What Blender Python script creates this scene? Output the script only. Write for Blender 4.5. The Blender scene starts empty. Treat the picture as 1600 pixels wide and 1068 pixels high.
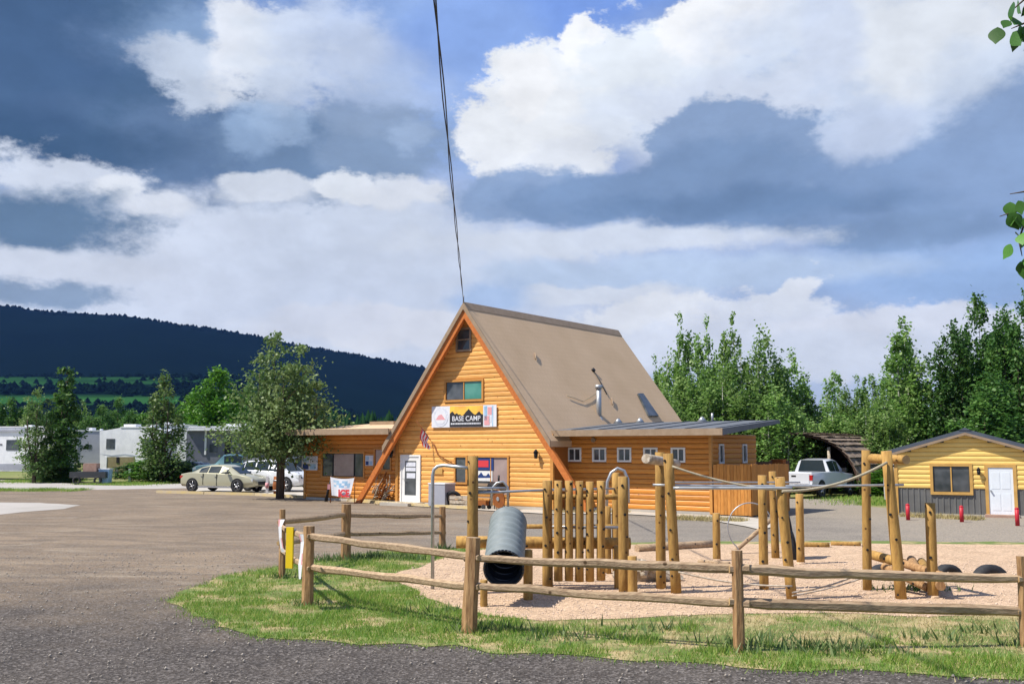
import bpy, bmesh, math, random
import numpy as np
from mathutils import Vector, Matrix, noise as mnoise
R = math.radians
scene = bpy.context.scene
C = scene.collection
random.seed(7)

# ------------------------------------------------------------------ camera
CAM_H, F, HOR = 2.4, 1600.0, 700.0
PITCH = math.atan((HOR - 534) / F)
cam = bpy.data.cameras.new('camera'); camo = bpy.data.objects.new('camera', cam); C.objects.link(camo)
cam.sensor_width = 36; cam.lens = 36.0
cam.clip_start = 0.1; cam.clip_end = 9000
camo.location = (0, 0, CAM_H); camo.rotation_euler = (R(90) + PITCH, 0, 0)
scene.camera = camo
scene.view_settings.view_transform = 'Standard'; scene.view_settings.look = 'None'
scene.view_settings.exposure = 0.42; scene.view_settings.gamma = 1
scene.view_settings.use_curve_mapping = False

# ------------------------------------------------------------------ pixel helpers (source photo pixels, 1600 wide)
def ray(px, py):
    dx, dy = (px - 800) / F, (534 - py) / F
    c, s = math.cos(PITCH), math.sin(PITCH)
    return Vector((dx, c - dy * s, s + dy * c))
def G(px, py, z=0.0):
    d = ray(px, py); t = (z - CAM_H) / d.z
    return Vector((d.x * t, d.y * t, z))
def P(px, py, Y):
    d = ray(px, py); t = Y / d.y
    return Vector((d.x * t, Y, CAM_H + d.z * t))

# ------------------------------------------------------------------ sun and sky
SUN_EL = 55.0
SUN_V = Vector((-0.965, -0.26, 0)).normalized() * math.cos(R(SUN_EL)); SUN_V.z = math.sin(R(SUN_EL))
sl = bpy.data.lights.new('sun', 'SUN'); sl.energy = 5.0; sl.angle = R(0.5); sl.color = (1.0, 0.94, 0.84)
so = bpy.data.objects.new('sun', sl); C.objects.link(so)
so.rotation_euler = SUN_V.to_track_quat('Z', 'Y').to_euler(); so.location = (-20, -10, 40)

def lin(r, g, b):
    f = lambda v: (v / 255 / 12.92) if v <= 10 else ((v / 255 + 0.055) / 1.055) ** 2.4
    return (f(r), f(g), f(b))

world = bpy.data.worlds.new('World'); scene.world = world; world.use_nodes = True
nt = world.node_tree; nt.nodes.clear()
N = nt.nodes.new; LK = nt.links.new
SKY_S = 0.1
def build_sky():
    out = N('ShaderNodeOutputWorld'); bg = N('ShaderNodeBackground'); bg.inputs[1].default_value = SKY_S
    LK(bg.outputs[0], out.inputs[0])
    tc = N('ShaderNodeTexCoord')
    sk = N('ShaderNodeTexSky'); sk.sky_type = 'NISHITA'; sk.sun_disc = False
    sk.sun_elevation = R(SUN_EL); sk.sun_rotation = math.atan2(SUN_V.x, SUN_V.y)
    sk.altitude = 2600; sk.air_density = 1.0; sk.dust_density = 0.6; sk.ozone_density = 1.5
    def M(op, a, b=None, c=None, clamp=False):
        n = N('ShaderNodeMath'); n.operation = op; n.use_clamp = clamp
        for i, v in enumerate((a, b, c)):
            if v is None: continue
            if isinstance(v, (int, float)): n.inputs[i].default_value = v
            else: LK(v, n.inputs[i])
        return n.outputs[0]
    nrm = N('ShaderNodeVectorMath'); nrm.operation = 'NORMALIZE'; LK(tc.outputs['Generated'], nrm.inputs[0])
    sep = N('ShaderNodeSeparateXYZ'); LK(nrm.outputs[0], sep.inputs[0])
    az = M('ARCTAN2', sep.outputs[0], sep.outputs[1]); el = M('ARCSINE', sep.outputs[2])
    # direction stretched so clouds lie flatter towards the horizon
    st = N('ShaderNodeVectorMath'); st.operation = 'MULTIPLY'; LK(nrm.outputs[0], st.inputs[0]); st.inputs[1].default_value = (1, 1, 1.7)
    def noise(scale, detail, rough, off=(0, 0, 0), col=False, dist=0.0):
        a = N('ShaderNodeVectorMath'); a.operation = 'ADD'; LK(st.outputs[0], a.inputs[0]); a.inputs[1].default_value = off
        n = N('ShaderNodeTexNoise'); n.inputs['Scale'].default_value = scale; n.inputs['Detail'].default_value = detail
        n.inputs['Roughness'].default_value = rough; n.inputs['Distortion'].default_value = dist
        LK(a.outputs[0], n.inputs['Vector'])
        return n.outputs['Color'] if col else n.outputs[0]
    big = noise(3.2, 3, 0.5, (3, 1, 7), True)
    fine = noise(17.0, 6, 0.6, (1, 5, 2), True)
    def cen(c, amp):
        s = N('ShaderNodeVectorMath'); s.operation = 'SUBTRACT'; LK(c, s.inputs[0]); s.inputs[1].default_value = (.5, .5, .5)
        m = N('ShaderNodeVectorMath'); m.operation = 'MULTIPLY'; LK(s.outputs[0], m.inputs[0]); m.inputs[1].default_value = (amp, amp * .7, 0)
        return m.outputs[0]
    comb = N('ShaderNodeCombineXYZ'); LK(az, comb.inputs[0]); LK(el, comb.inputs[1])
    def vadd(a, b):
        n = N('ShaderNodeVectorMath'); n.operation = 'ADD'; LK(a, n.inputs[0]); LK(b, n.inputs[1]); return n.outputs[0]
    pos = vadd(vadd(comb.outputs[0], cen(big, 0.075)), cen(fine, 0.045))
    puff = noise(12, 12, 0.66, (4, 2, 9))
    bill = noise(20, 8, 0.6, (2, 6, 4))
    wisp = noise(5.5, 8, 0.62, (9, 4, 1), dist=0.6)
    def mix(f, a, b):
        n = N('ShaderNodeMix'); n.data_type = 'RGBA'
        if isinstance(f, (int, float)): n.inputs[0].default_value = f
        else: LK(f, n.inputs[0])
        for i, v in ((6, a), (7, b)):
            if isinstance(v, tuple): n.inputs[i].default_value = v + (1,)
            else: LK(v, n.inputs[i])
        return n.outputs[2]
    def col(rgb): return tuple(v / SKY_S / 2 ** 0.42 for v in lin(*rgb))
    def ms(v, a, b, lo=0.0, hi=1.0):
        n = N('ShaderNodeMapRange'); n.interpolation_type = 'SMOOTHSTEP'
        LK(v, n.inputs[0]); n.inputs[1].default_value = a; n.inputs[2].default_value = b
        n.inputs[3].default_value = lo; n.inputs[4].default_value = hi
        return n.outputs[0]
    # clear sky: nishita pulled towards the photographed blue
    cur = mix(0.72, sk.outputs[0], col((112, 150, 222)))
    cur = mix(ms(el, 0.50, 0.0, 0.0, 0.8), cur, col((186, 206, 236)))
    # overall broken cloud
    cover = noise(2.2, 6, 0.55, (0.3, 8, 3))
    cur = mix(ms(cover, 0.40, 0.62, 0, 0.75), cur, col((196, 209, 234)))
    shade = noise(2.0, 5, 0.5, (7, 0.5, 5))
    cur = mix(ms(shade, 0.52, 0.70, 0, 0.55), cur, col((112, 142, 188)))
    def blob(px, py, rx, ry, rgb, soft=0.9, amt=0.55, op=1.0, rot=0, hi=0.0):
        nonlocal cur
        d = ray(px, py).normalized()
        mp = N('ShaderNodeMapping'); mp.vector_type = 'TEXTURE'; LK(pos, mp.inputs[0])
        mp.inputs['Location'].default_value = (math.atan2(d.x, d.y), math.asin(d.z), 0)
        mp.inputs['Rotation'].default_value = (0, 0, R(rot))
        mp.inputs['Scale'].default_value = (rx / 1600, ry / 1600, 1)
        ln = N('ShaderNodeVectorMath'); ln.operation = 'LENGTH'; LK(mp.outputs[0], ln.inputs[0])
        t = M('SUBTRACT', 1.0, ln.outputs['Value'])
        t = M('MULTIPLY_ADD', M('SUBTRACT', puff, 0.5), amt * 2.6, t)
        m = ms(t, -soft * 0.5, soft * 0.5, 0, op)
        cur = mix(m, cur, col(rgb))
    # --- left bank
    blob(420, 500, 620, 130, (219, 227, 241), .9, .4, .95)
    blob(330, 370, 420, 95, (218, 226, 241), .7, .6, .97)
    blob(620, 400, 260, 130, (215, 225, 242), .9, .5, .95)
    blob(740, 90, 190, 150, (160, 190, 242), 1.0, .3, .95)
    blob(620, 110, 110, 50, (197, 214, 243), 1.0, .6, .7)
    blob(60, 60, 300, 200, (82, 111, 145), .9, .5)
    blob(150, 190, 280, 70, (80, 108, 141), .9, .5)
    blob(330, 235, 230, 75, (101, 127, 162), .7, .7, 1)
    blob(480, 245, 170, 60, (117, 143, 176), .6, .9, .97)
    blob(610, 225, 110, 55, (138, 161, 192), .7, .9, .9)
    blob(560, 170, 90, 30, (149, 170, 200), .9, 1.0, .8)
    blob(300, 60, 130, 60, (150, 178, 216), .9, .9, .75)
    blob(275, 105, 75, 45, (211, 222, 239), .6, 1.2, .92, -15)
    blob(360, 55, 60, 70, (233, 238, 247), .6, 1.0, .95)
    blob(420, 80, 75, 60, (223, 231, 243), .6, 1.2, .95)
    blob(440, 130, 50, 40, (204, 217, 238), .8, 1.2, .8)
    blob(40, 212, 200, 34, (61, 89, 120), 1.0, .4, .8)
    blob(90, 268, 120, 32, (218, 226, 240), .5, 1.0, .95)
    blob(170, 285, 40, 22, (233, 238, 246), .5, 1.0, .9)
    blob(60, 335, 150, 46, (101, 129, 158), .7, .8, .97)
    blob(60, 415, 160, 22, (218, 225, 238), .6, .8, .95)
    blob(60, 455, 120, 22, (141, 162, 187), .6, .8, .95)
    blob(240, 322, 60, 20, (232, 237, 246), .6, 1.1, .8)
    blob(420, 300, 80, 22, (229, 235, 245), .6, 1.0, .85)
    blob(555, 296, 45, 24, (237, 242, 249), .4, .9, .9)
    blob(650, 298, 70, 24, (233, 238, 247), .6, 1.0, .9)
    blob(385, 215, 34, 40, (158, 184, 218), .9, 1.2, .75)
    blob(430, 190, 40, 26, (170, 194, 226), .9, 1.3, .7)
    blob(650, 205, 34, 24, (172, 194, 226), .9, 1.2, .7)
    blob(575, 125, 60, 30, (184, 203, 236), .9, 1.1, .75)
    blob(500, 60, 90, 60, (206, 219, 242), .9, .9, .85)
    blob(20, 30, 150, 120, (71, 98, 136), 1.0, .5, .7)
    # --- blue gap top centre, cumulus
    blob(860, 15, 240, 60, (124, 160, 232), .8, .3, .95, 12)
    blob(760, 60, 110, 90, (150, 182, 241), 1.0, .3, .8)
    blob(800, 200, 80, 58, (240, 244, 250), .28, .9)
    blob(885, 160, 150, 88, (241, 245, 250), .25, .9)
    blob(925, 70, 42, 42, (248, 250, 253), .2, .8)
    blob(830, 130, 50, 40, (247, 249, 252), .25, .8)
    blob(1060, 110, 150, 88, (234, 241, 249), .3, 1.0)
    blob(1110, 50, 100, 62, (248, 250, 253), .25, .9)
    blob(1195, 40, 80, 60, (246, 248, 252), .4, 1.0)
    blob(905, 238, 80, 40, (236, 241, 249), .4, .9)
    blob(1000, 190, 90, 50, (223, 232, 246), .8, .9, .8)
    blob(1420, 100, 280, 140, (208, 221, 242), 1.0, .5, .95)
    blob(1430, 50, 160, 70, (234, 240, 248), .8, .9, .97)
    blob(1560, 110, 90, 50, (213, 225, 243), .9, .8, .9)
    blob(1285, 70, 40, 70, (211, 222, 243), .8, .9, .8)
    blob(1150, 160, 150, 34, (218, 227, 244), .7, .9, .85)
    # --- dark band
    blob(820, 300, 110, 48, (148, 173, 210), .45, .8, .97, 10)
    blob(960, 312, 170, 42, (134, 161, 199), .45, .7, .97, 0)
    blob(1150, 225, 150, 62, (143, 168, 205), .35, .9, .97, 0)
    blob(1120, 290, 200, 60, (132, 159, 197), .5, .7, .97, 0)
    blob(1240, 325, 260, 42, (125, 152, 190), .5, .6, .97, 0)
    blob(1440, 285, 200, 70, (134, 160, 198), .6, .7, .97, 0)
    blob(1580, 210, 130, 90, (141, 166, 204), .6, .5, .97, 20)
    blob(1450, 362, 120, 30, (131, 157, 193), .6, .8, .95)
    blob(1180, 318, 240, 22, (113, 141, 178), 1.0, .5, .7)
    blob(1350, 200, 60, 40, (204, 217, 241), .7, .9, .85)
    # --- below the band
    blob(930, 380, 300, 24, (222, 230, 243), .7, .6, .92)
    blob(1560, 430, 250, 50, (160, 190, 233), 1.0, .4, .9)
    blob(1100, 435, 330, 24, (194, 213, 239), 1.0, .5, .85)
    blob(880, 430, 120, 18, (197, 215, 240), .9, .5, .8)
    blob(930, 464, 120, 16, (225, 232, 243), .6, .9, .92)
    blob(1050, 508, 140, 34, (237, 241, 247), .35, .9, .97)
    blob(1250, 455, 50, 24, (233, 238, 246), .35, 1.1, .95, 25)
    blob(1210, 490, 90, 30, (230, 236, 246), .4, 1.1, .95)
    blob(1180, 545, 220, 44, (223, 230, 243), .5, 1.0, .95)
    blob(1470, 515, 200, 32, (229, 234, 245), .4, 1.0, .95)
    blob(1340, 560, 240, 30, (219, 227, 241), .7, .9, .92)
    blob(640, 520, 120, 34, (230, 234, 243), .4, .9, .95)
    blob(500, 500, 110, 22, (225, 230, 241), .6, 1.0, .85)
    blob(770, 470, 70, 26, (170, 196, 233), .9, .5, .8)
    # wispy light and shade inside the clouds
    m = N('ShaderNodeMix'); m.data_type = 'RGBA'; m.blend_type = 'MULTIPLY'; m.inputs[0].default_value = 1.0
    LK(cur, m.inputs[6])
    g = M('MULTIPLY', ms(wisp, 0.3, 0.72, 0.90, 1.06), ms(bill, 0.3, 0.7, 0.93, 1.045))
    cc = N('ShaderNodeCombineColor'); LK(g, cc.inputs[0]); LK(g, cc.inputs[1]); LK(g, cc.inputs[2]); LK(cc.outputs[0], m.inputs[7])
    LK(m.outputs[2], bg.inputs[0])
build_sky()

# ------------------------------------------------------------------ materials
def mat(name, base, rough=0.7, var=None, scale=6.0, stretch=(1, 1, 1), bump=0.0, bscale=None, metal=0.0, spec=0.3,
        detail=6, lo=0.35, hi=0.65, spots=None, coat=0.0, emit=None, trans=0.0, island=0.0):
    m = bpy.data.materials.new(name); m.use_nodes = True
    t = m.node_tree; b = t.nodes['Principled BSDF']
    b.inputs['Roughness'].default_value = rough; b.inputs['Metallic'].default_value = metal
    b.inputs['Specular IOR Level'].default_value = spec
    b.inputs['Coat Weight'].default_value = coat; b.inputs['Coat Roughness'].default_value = .08
    b.inputs['Base Color'].default_value = tuple(base) + (1,)
    tc = t.nodes.new('ShaderNodeTexCoord'); mp = t.nodes.new('ShaderNodeMapping')
    mp.inputs['Scale'].default_value = stretch; t.links.new(tc.outputs['Object'], mp.inputs[0])
    src = None
    if var is not None:
        n = t.nodes.new('ShaderNodeTexNoise'); n.inputs['Scale'].default_value = scale; n.inputs['Detail'].default_value = detail
        n.inputs['Roughness'].default_value = .62
        t.links.new(mp.outputs[0], n.inputs['Vector'])
        r = t.nodes.new('ShaderNodeMapRange'); r.inputs[1].default_value = lo; r.inputs[2].default_value = hi
        t.links.new(n.outputs[0], r.inputs[0])
        mx = t.nodes.new('ShaderNodeMix'); mx.data_type = 'RGBA'
        mx.inputs[6].default_value = tuple(base) + (1,); mx.inputs[7].default_value = tuple(var) + (1,)
        t.links.new(r.outputs[0], mx.inputs[0]); src = mx.outputs[2]
    if spots is not None:
        rgb, sc, th = spots
        v = t.nodes.new('ShaderNodeTexVoronoi'); v.inputs['Scale'].default_value = sc
        t.links.new(tc.outputs['Object'], v.inputs['Vector'])
        r = t.nodes.new('ShaderNodeMapRange'); r.inputs[1].default_value = th; r.inputs[2].default_value = th * .6
        t.links.new(v.outputs['Distance'], r.inputs[0])
        mx = t.nodes.new('ShaderNodeMix'); mx.data_type = 'RGBA'
        if src: t.links.new(src, mx.inputs[6])
        else: mx.inputs[6].default_value = tuple(base) + (1,)
        mx.inputs[7].default_value = tuple(rgb) + (1,)
        t.links.new(r.outputs[0], mx.inputs[0]); src = mx.outputs[2]
    if island > 0:
        oi = t.nodes.new('ShaderNodeObjectInfo')
        r = t.nodes.new('ShaderNodeMapRange'); r.inputs[3].default_value = 1 - island; r.inputs[4].default_value = 1 + island
        t.links.new(oi.outputs['Random'], r.inputs[0])
        mx = t.nodes.new('ShaderNodeVectorMath'); mx.operation = 'SCALE'
        if src: t.links.new(src, mx.inputs[0])
        else: mx.inputs[0].default_value = tuple(base)
        t.links.new(r.outputs[0], mx.inputs['Scale']); src = mx.outputs[0]
    if src: t.links.new(src, b.inputs['Base Color'])
    if bump:
        n = t.nodes.new('ShaderNodeTexNoise'); n.inputs['Scale'].default_value = bscale or scale * 3; n.inputs['Detail'].default_value = 5
        t.links.new(mp.outputs[0], n.inputs['Vector'])
        bp = t.nodes.new('ShaderNodeBump'); bp.inputs['Strength'].default_value = bump; bp.inputs['Distance'].default_value = .02
        t.links.new(n.outputs[0], bp.inputs['Height']); t.links.new(bp.outputs[0], b.inputs['Normal'])
    if emit:
        b.inputs['Emission Color'].default_value = tuple(emit) + (1,); b.inputs['Emission Strength'].default_value = 1
    return m

def leaf_mat(name, a, b_, c, transl=0.3, patch=None, amt=0.5):
    m = bpy.data.materials.new(name); m.use_nodes = True; t = m.node_tree; t.nodes.clear()
    o = t.nodes.new('ShaderNodeOutputMaterial'); d = t.nodes.new('ShaderNodeBsdfPrincipled'); tr = t.nodes.new('ShaderNodeBsdfTranslucent')
    mx = t.nodes.new('ShaderNodeMixShader'); mx.inputs[0].default_value = transl
    d.inputs['Roughness'].default_value = .5; d.inputs['Specular IOR Level'].default_value = .35
    at = t.nodes.new('ShaderNodeAttribute'); at.attribute_name = 'rnd'
    cr = t.nodes.new('ShaderNodeValToRGB'); e = cr.color_ramp.elements
    e[0].position = 0; e[0].color = a + (1,); e[1].position = 1; e[1].color = c + (1,)
    k = e.new(.5); k.color = b_ + (1,)
    t.links.new(at.outputs['Fac'], cr.inputs[0]); src = cr.outputs[0]
    if patch:
        tc = t.nodes.new('ShaderNodeTexCoord'); n = t.nodes.new('ShaderNodeTexNoise'); n.inputs['Scale'].default_value = patch[1]
        n.inputs['Detail'].default_value = 4
        t.links.new(tc.outputs['Object'], n.inputs['Vector'])
        r = t.nodes.new('ShaderNodeMapRange'); r.inputs[1].default_value = patch[2]; r.inputs[2].default_value = patch[3]; t.links.new(n.outputs[0], r.inputs[0])
        m2 = t.nodes.new('ShaderNodeMix'); m2.data_type = 'RGBA'; t.links.new(r.outputs[0], m2.inputs[0])
        t.links.new(src, m2.inputs[6]); m2.inputs[7].default_value = patch[0] + (1,); src = m2.outputs[2]
    oi = t.nodes.new('ShaderNodeObjectInfo'); r = t.nodes.new('ShaderNodeMapRange'); r.inputs[3].default_value = .8; r.inputs[4].default_value = 1.2
    t.links.new(oi.outputs['Random'], r.inputs[0])
    sc = t.nodes.new('ShaderNodeVectorMath'); sc.operation = 'SCALE'; t.links.new(src, sc.inputs[0]); t.links.new(r.outputs[0], sc.inputs['Scale'])
    t.links.new(sc.outputs[0], d.inputs['Base Color']); t.links.new(sc.outputs[0], tr.inputs[0])
    t.links.new(d.outputs[0], mx.inputs[1]); t.links.new(tr.outputs[0], mx.inputs[2]); t.links.new(mx.outputs[0], o.inputs[0])
    return m

MT = {}
MT['log_wing'] = mat('shade_deepened_log_siding', (.64, .275, .050), .45, (.52, .19, .03), 3, (1.2, 6, 10), .2, 14, spec=.35, island=.15, spots=((.30, .11, .02), 2.6, .11))  # same stain as the gable, with the wings' shade put into the colour
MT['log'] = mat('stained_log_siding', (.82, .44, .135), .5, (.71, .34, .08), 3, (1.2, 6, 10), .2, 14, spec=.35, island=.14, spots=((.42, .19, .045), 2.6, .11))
MT['wall'] = mat('stained_wall', (.30, .11, .02), .8)
MT['trim'] = mat('stained_trim', (.58, .29, .08), .5, (.48, .21, .045), 4, (2, 8, 8), .1, island=.06)
MT['beam'] = mat('orange_beam', (.58, .19, .045), .5, (.44, .13, .03), 4, (3, 8, 2), .12)
MT['shingle'] = None
MT['metal_roof'] = mat('dark_grey_metal_roof', (.115, .125, .14), .6, (.145, .155, .17), 2, metal=.2)
MT['fascia'] = mat('tan_fascia', (.34, .25, .17), .6, (.28, .20, .13), 4)
MT['glass'] = mat('window_glass', (.035, .045, .05), .08, (.10, .11, .12), 1.5, spec=.6, detail=2)
MT['glass_teal'] = mat('teal_window_glass', (.05, .22, .17), .1, (.10, .30, .24), 1.2, spec=.6, detail=2)
MT['glass_pink'] = mat('curtained_window_glass', (.30, .22, .21), .1, (.38, .29, .27), 1.4, spec=.6, detail=2)
MT['white'] = mat('white_paint', (.78, .78, .76), .5, (.70, .70, .68), 3)
MT['door_white'] = mat('pale_door_paint', (.74, .79, .84), .45, (.70, .75, .80), 3)
MT['black'] = mat('black_iron', (.015, .015, .017), .5)
MT['rubber'] = mat('black_rubber', (.022, .023, .026), .75, (.04, .04, .042), 8, bump=.2)
MT['post'] = mat('yellow_brown_peeled_log', (.46, .28, .080), .8, (.24, .125, .036), 5, (4, 4, .8), .35, 12, spots=((.10, .045, .015), 5, .13), island=.16, lo=.3, hi=.75)
MT['redlog'] = mat('red_brown_peeled_log', (.44, .20, .055), .75, (.26, .10, .028), 5, (4, 4, .8), .3, 12)
MT['postend'] = mat('pale_log_end', (.50, .34, .16), .8, (.36, .22, .10), 8)
MT['rail'] = mat('weathered_split_rail', (.46, .34, .215), .85, (.27, .18, .11), 4, (1.2, 7, 7), .5, 9, island=.12, spots=((.10, .06, .03), 3, .10))
MT['fpost'] = mat('split_fence_post', (.43, .265, .125), .85, (.24, .125, .055), 5, (6, 6, .8), .5, 9, island=.12)
MT['galv'] = mat('galvanised_steel', (.36, .38, .40), .42, (.46, .48, .50), 9, metal=.6)
MT['tunnel'] = mat('grey_corrugated_plastic', (.17, .20, .205), .6, (.22, .25, .255), 5, spec=.25)
MT['tunnel_in'] = mat('black_tunnel_lining', (.012, .016, .024), .35, spec=.5)
MT['rope'] = mat('pale_rope', (.42, .37, .27), .9, (.3, .26, .18), 40)
MT['cable'] = mat('dark_cable', (.03, .028, .028), .6)
MT['concrete'] = mat('pale_concrete', (.50, .46, .40), .85, (.40, .37, .32), 1.2, bump=.15)
MT['kerb'] = mat('worn_yellow_kerb', (.52, .40, .17), .8, (.46, .38, .26), 2.5)
MT['cabin_log'] = mat('yellow_log_siding', (.88, .62, .20), .5, (.79, .53, .15), 3, (1.2, 6, 10), .12, 14, island=.06)
MT['cabin_trim'] = mat('golden_trim', (.60, .36, .11), .5, (.50, .29, .08), 4)
MT['wainscot'] = mat('grey_corrugated_metal', (.17, .17, .165), .5, (.13, .13, .125), 2, metal=.2)
MT['slate'] = mat('slate_blue_metal_roof', (.085, .10, .13), .45, (.11, .13, .16), 2, metal=.3)
MT['red'] = mat('red_bollard_paint', (.50, .025, .04), .45, (.40, .02, .03), 6)
MT['fence_board'] = mat('orange_fence_board', (.58, .26, .06), .6, (.44, .17, .03), 4, (6, 6, 1), .2, island=.15)
MT['bark_dark'] = mat('grey_brown_bark', (.13, .10, .075), .9, (.07, .05, .035), 6, (4, 4, 1), .5)
MT['bark_aspen'] = mat('pale_aspen_bark', (.42, .42, .36), .8, (.16, .15, .12), 3, (3, 3, 3), .3, lo=.5, hi=.62)
MT['leaf_a'] = leaf_mat('aspen_leaves', (.085, .19, .035), (.18, .32, .07), (.36, .48, .17), .45)
MT['leaf_b'] = leaf_mat('olive_grey_leaves', (.055, .12, .032), (.125, .20, .06), (.29, .36, .15), .38)
MT['leaf_c'] = leaf_mat('bright_green_leaves', (.045, .15, .014), (.095, .24, .02), (.16, .34, .035), .35)
MT['leaf_e'] = leaf_mat('fresh_mid_green_leaves', (.05, .12, .028), (.12, .22, .05), (.28, .36, .13), .4)
MT['leaf_d'] = leaf_mat('dark_leaves', (.030, .095, .018), (.070, .17, .032), (.17, .29, .07), .4)
MT['conifer'] = leaf_mat('conifer_needles', (.006, .022, .008), (.012, .036, .012), (.022, .055, .018), 0.0)
MT['conifer_far'] = leaf_mat('shaded_mountain_needles', (.001, .0035, .005), (.0018, .006, .007), (.004, .011, .009), 0.0)  # cloud shadow on the mountain is put into these near-black tones
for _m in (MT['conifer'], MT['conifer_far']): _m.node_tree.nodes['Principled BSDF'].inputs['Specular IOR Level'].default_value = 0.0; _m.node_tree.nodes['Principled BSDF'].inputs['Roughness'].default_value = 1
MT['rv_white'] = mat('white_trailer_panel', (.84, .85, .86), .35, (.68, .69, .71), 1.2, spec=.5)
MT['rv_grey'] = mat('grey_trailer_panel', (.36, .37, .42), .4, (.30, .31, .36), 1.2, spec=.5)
MT['rv_shadow'] = mat('shade_dark_trailer_panel', (.17, .18, .22), .45, (.13, .14, .18), 1.0)  # shade under the awning painted in as a dark side colour
MT['rv_tan'] = mat('tan_underbelly', (.25, .22, .12), .8, (.19, .16, .08), 3)
MT['rv_stripe'] = mat('dark_trailer_graphic', (.07, .09, .13), .4)
MT['rv_stripe2'] = mat('grey_trailer_graphic', (.40, .44, .50), .4)
MT['paint_sage'] = mat('sage_gold_car_paint', (.44, .42, .29), .32, metal=.2, coat=.7)
MT['paint_silver'] = mat('silver_car_paint', (.70, .72, .75), .35, metal=.1, coat=.6)
MT['paint_white'] = mat('white_car_paint', (.60, .62, .66), .3, coat=.8)
MT['paint_teal'] = mat('teal_car_paint', (.10, .20, .22), .3, metal=.3, coat=.8)
MT['paint_dark'] = mat('dark_grey_car_paint', (.04, .045, .05), .3, coat=.8)
MT['paint_red'] = mat('dark_red_paint', (.26, .03, .03), .4, coat=.5)
MT['car_glass'] = mat('car_glass', (.02, .03, .036), .12, spec=.3)
MT['chrome'] = mat('bright_rim', (.62, .62, .63), .25, metal=.8)
MT['lamp_white'] = mat('headlight_lens', (.55, .58, .60), .1, spec=.8)
MT['lamp_red'] = mat('tail_light_lens', (.40, .02, .02), .15, spec=.8)
MT['pinkwood'] = mat('weathered_pink_wood', (.42, .28, .22), .8, (.33, .20, .15), 4)
MT['driftwood'] = mat('weathered_grey_wood', (.52, .46, .38), .9, (.30, .24, .17), 5, (2, 2, 2), .5)
MT['shake'] = mat('weathered_shake', (.26, .21, .16), .9, (.14, .10, .075), 3, (1, 1, 1), .4, island=.35)
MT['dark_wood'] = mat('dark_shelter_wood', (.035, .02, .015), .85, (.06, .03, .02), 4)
MT['brown_wood'] = mat('rust_brown_wood', (.30, .10, .02), .7, (.20, .06, .015), 4)
MT['yellow'] = mat('bright_yellow_vinyl', (.78, .55, .015), .5)
MT['pink'] = mat('faded_pink_print', (.70, .34, .36), .6)
MT['ban_white'] = mat('white_banner_vinyl', (.74, .75, .78), .5, (.66, .68, .74), 3)
MT['ban_blue'] = mat('faded_blue_print', (.22, .40, .60), .5, (.45, .62, .75), 2)
MT['ban_navy'] = mat('navy_print', (.02, .05, .18), .5)
MT['ban_red'] = mat('red_print', (.62, .05, .06), .5)
MT['ban_black'] = mat('black_print', (.03, .03, .035), .5)
MT['ban_orange'] = mat('sunset_orange_print', (.85, .36, .08), .5, (.80, .62, .08), 1.6)
MT['ban_green'] = mat('green_print', (.10, .42, .08), .5)
MT['ban_seal'] = mat('pale_seal_print', (.55, .58, .66), .5, (.70, .72, .78), 9)
MT['soil'] = mat('soil', (.16, .12, .07), .95)

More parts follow.
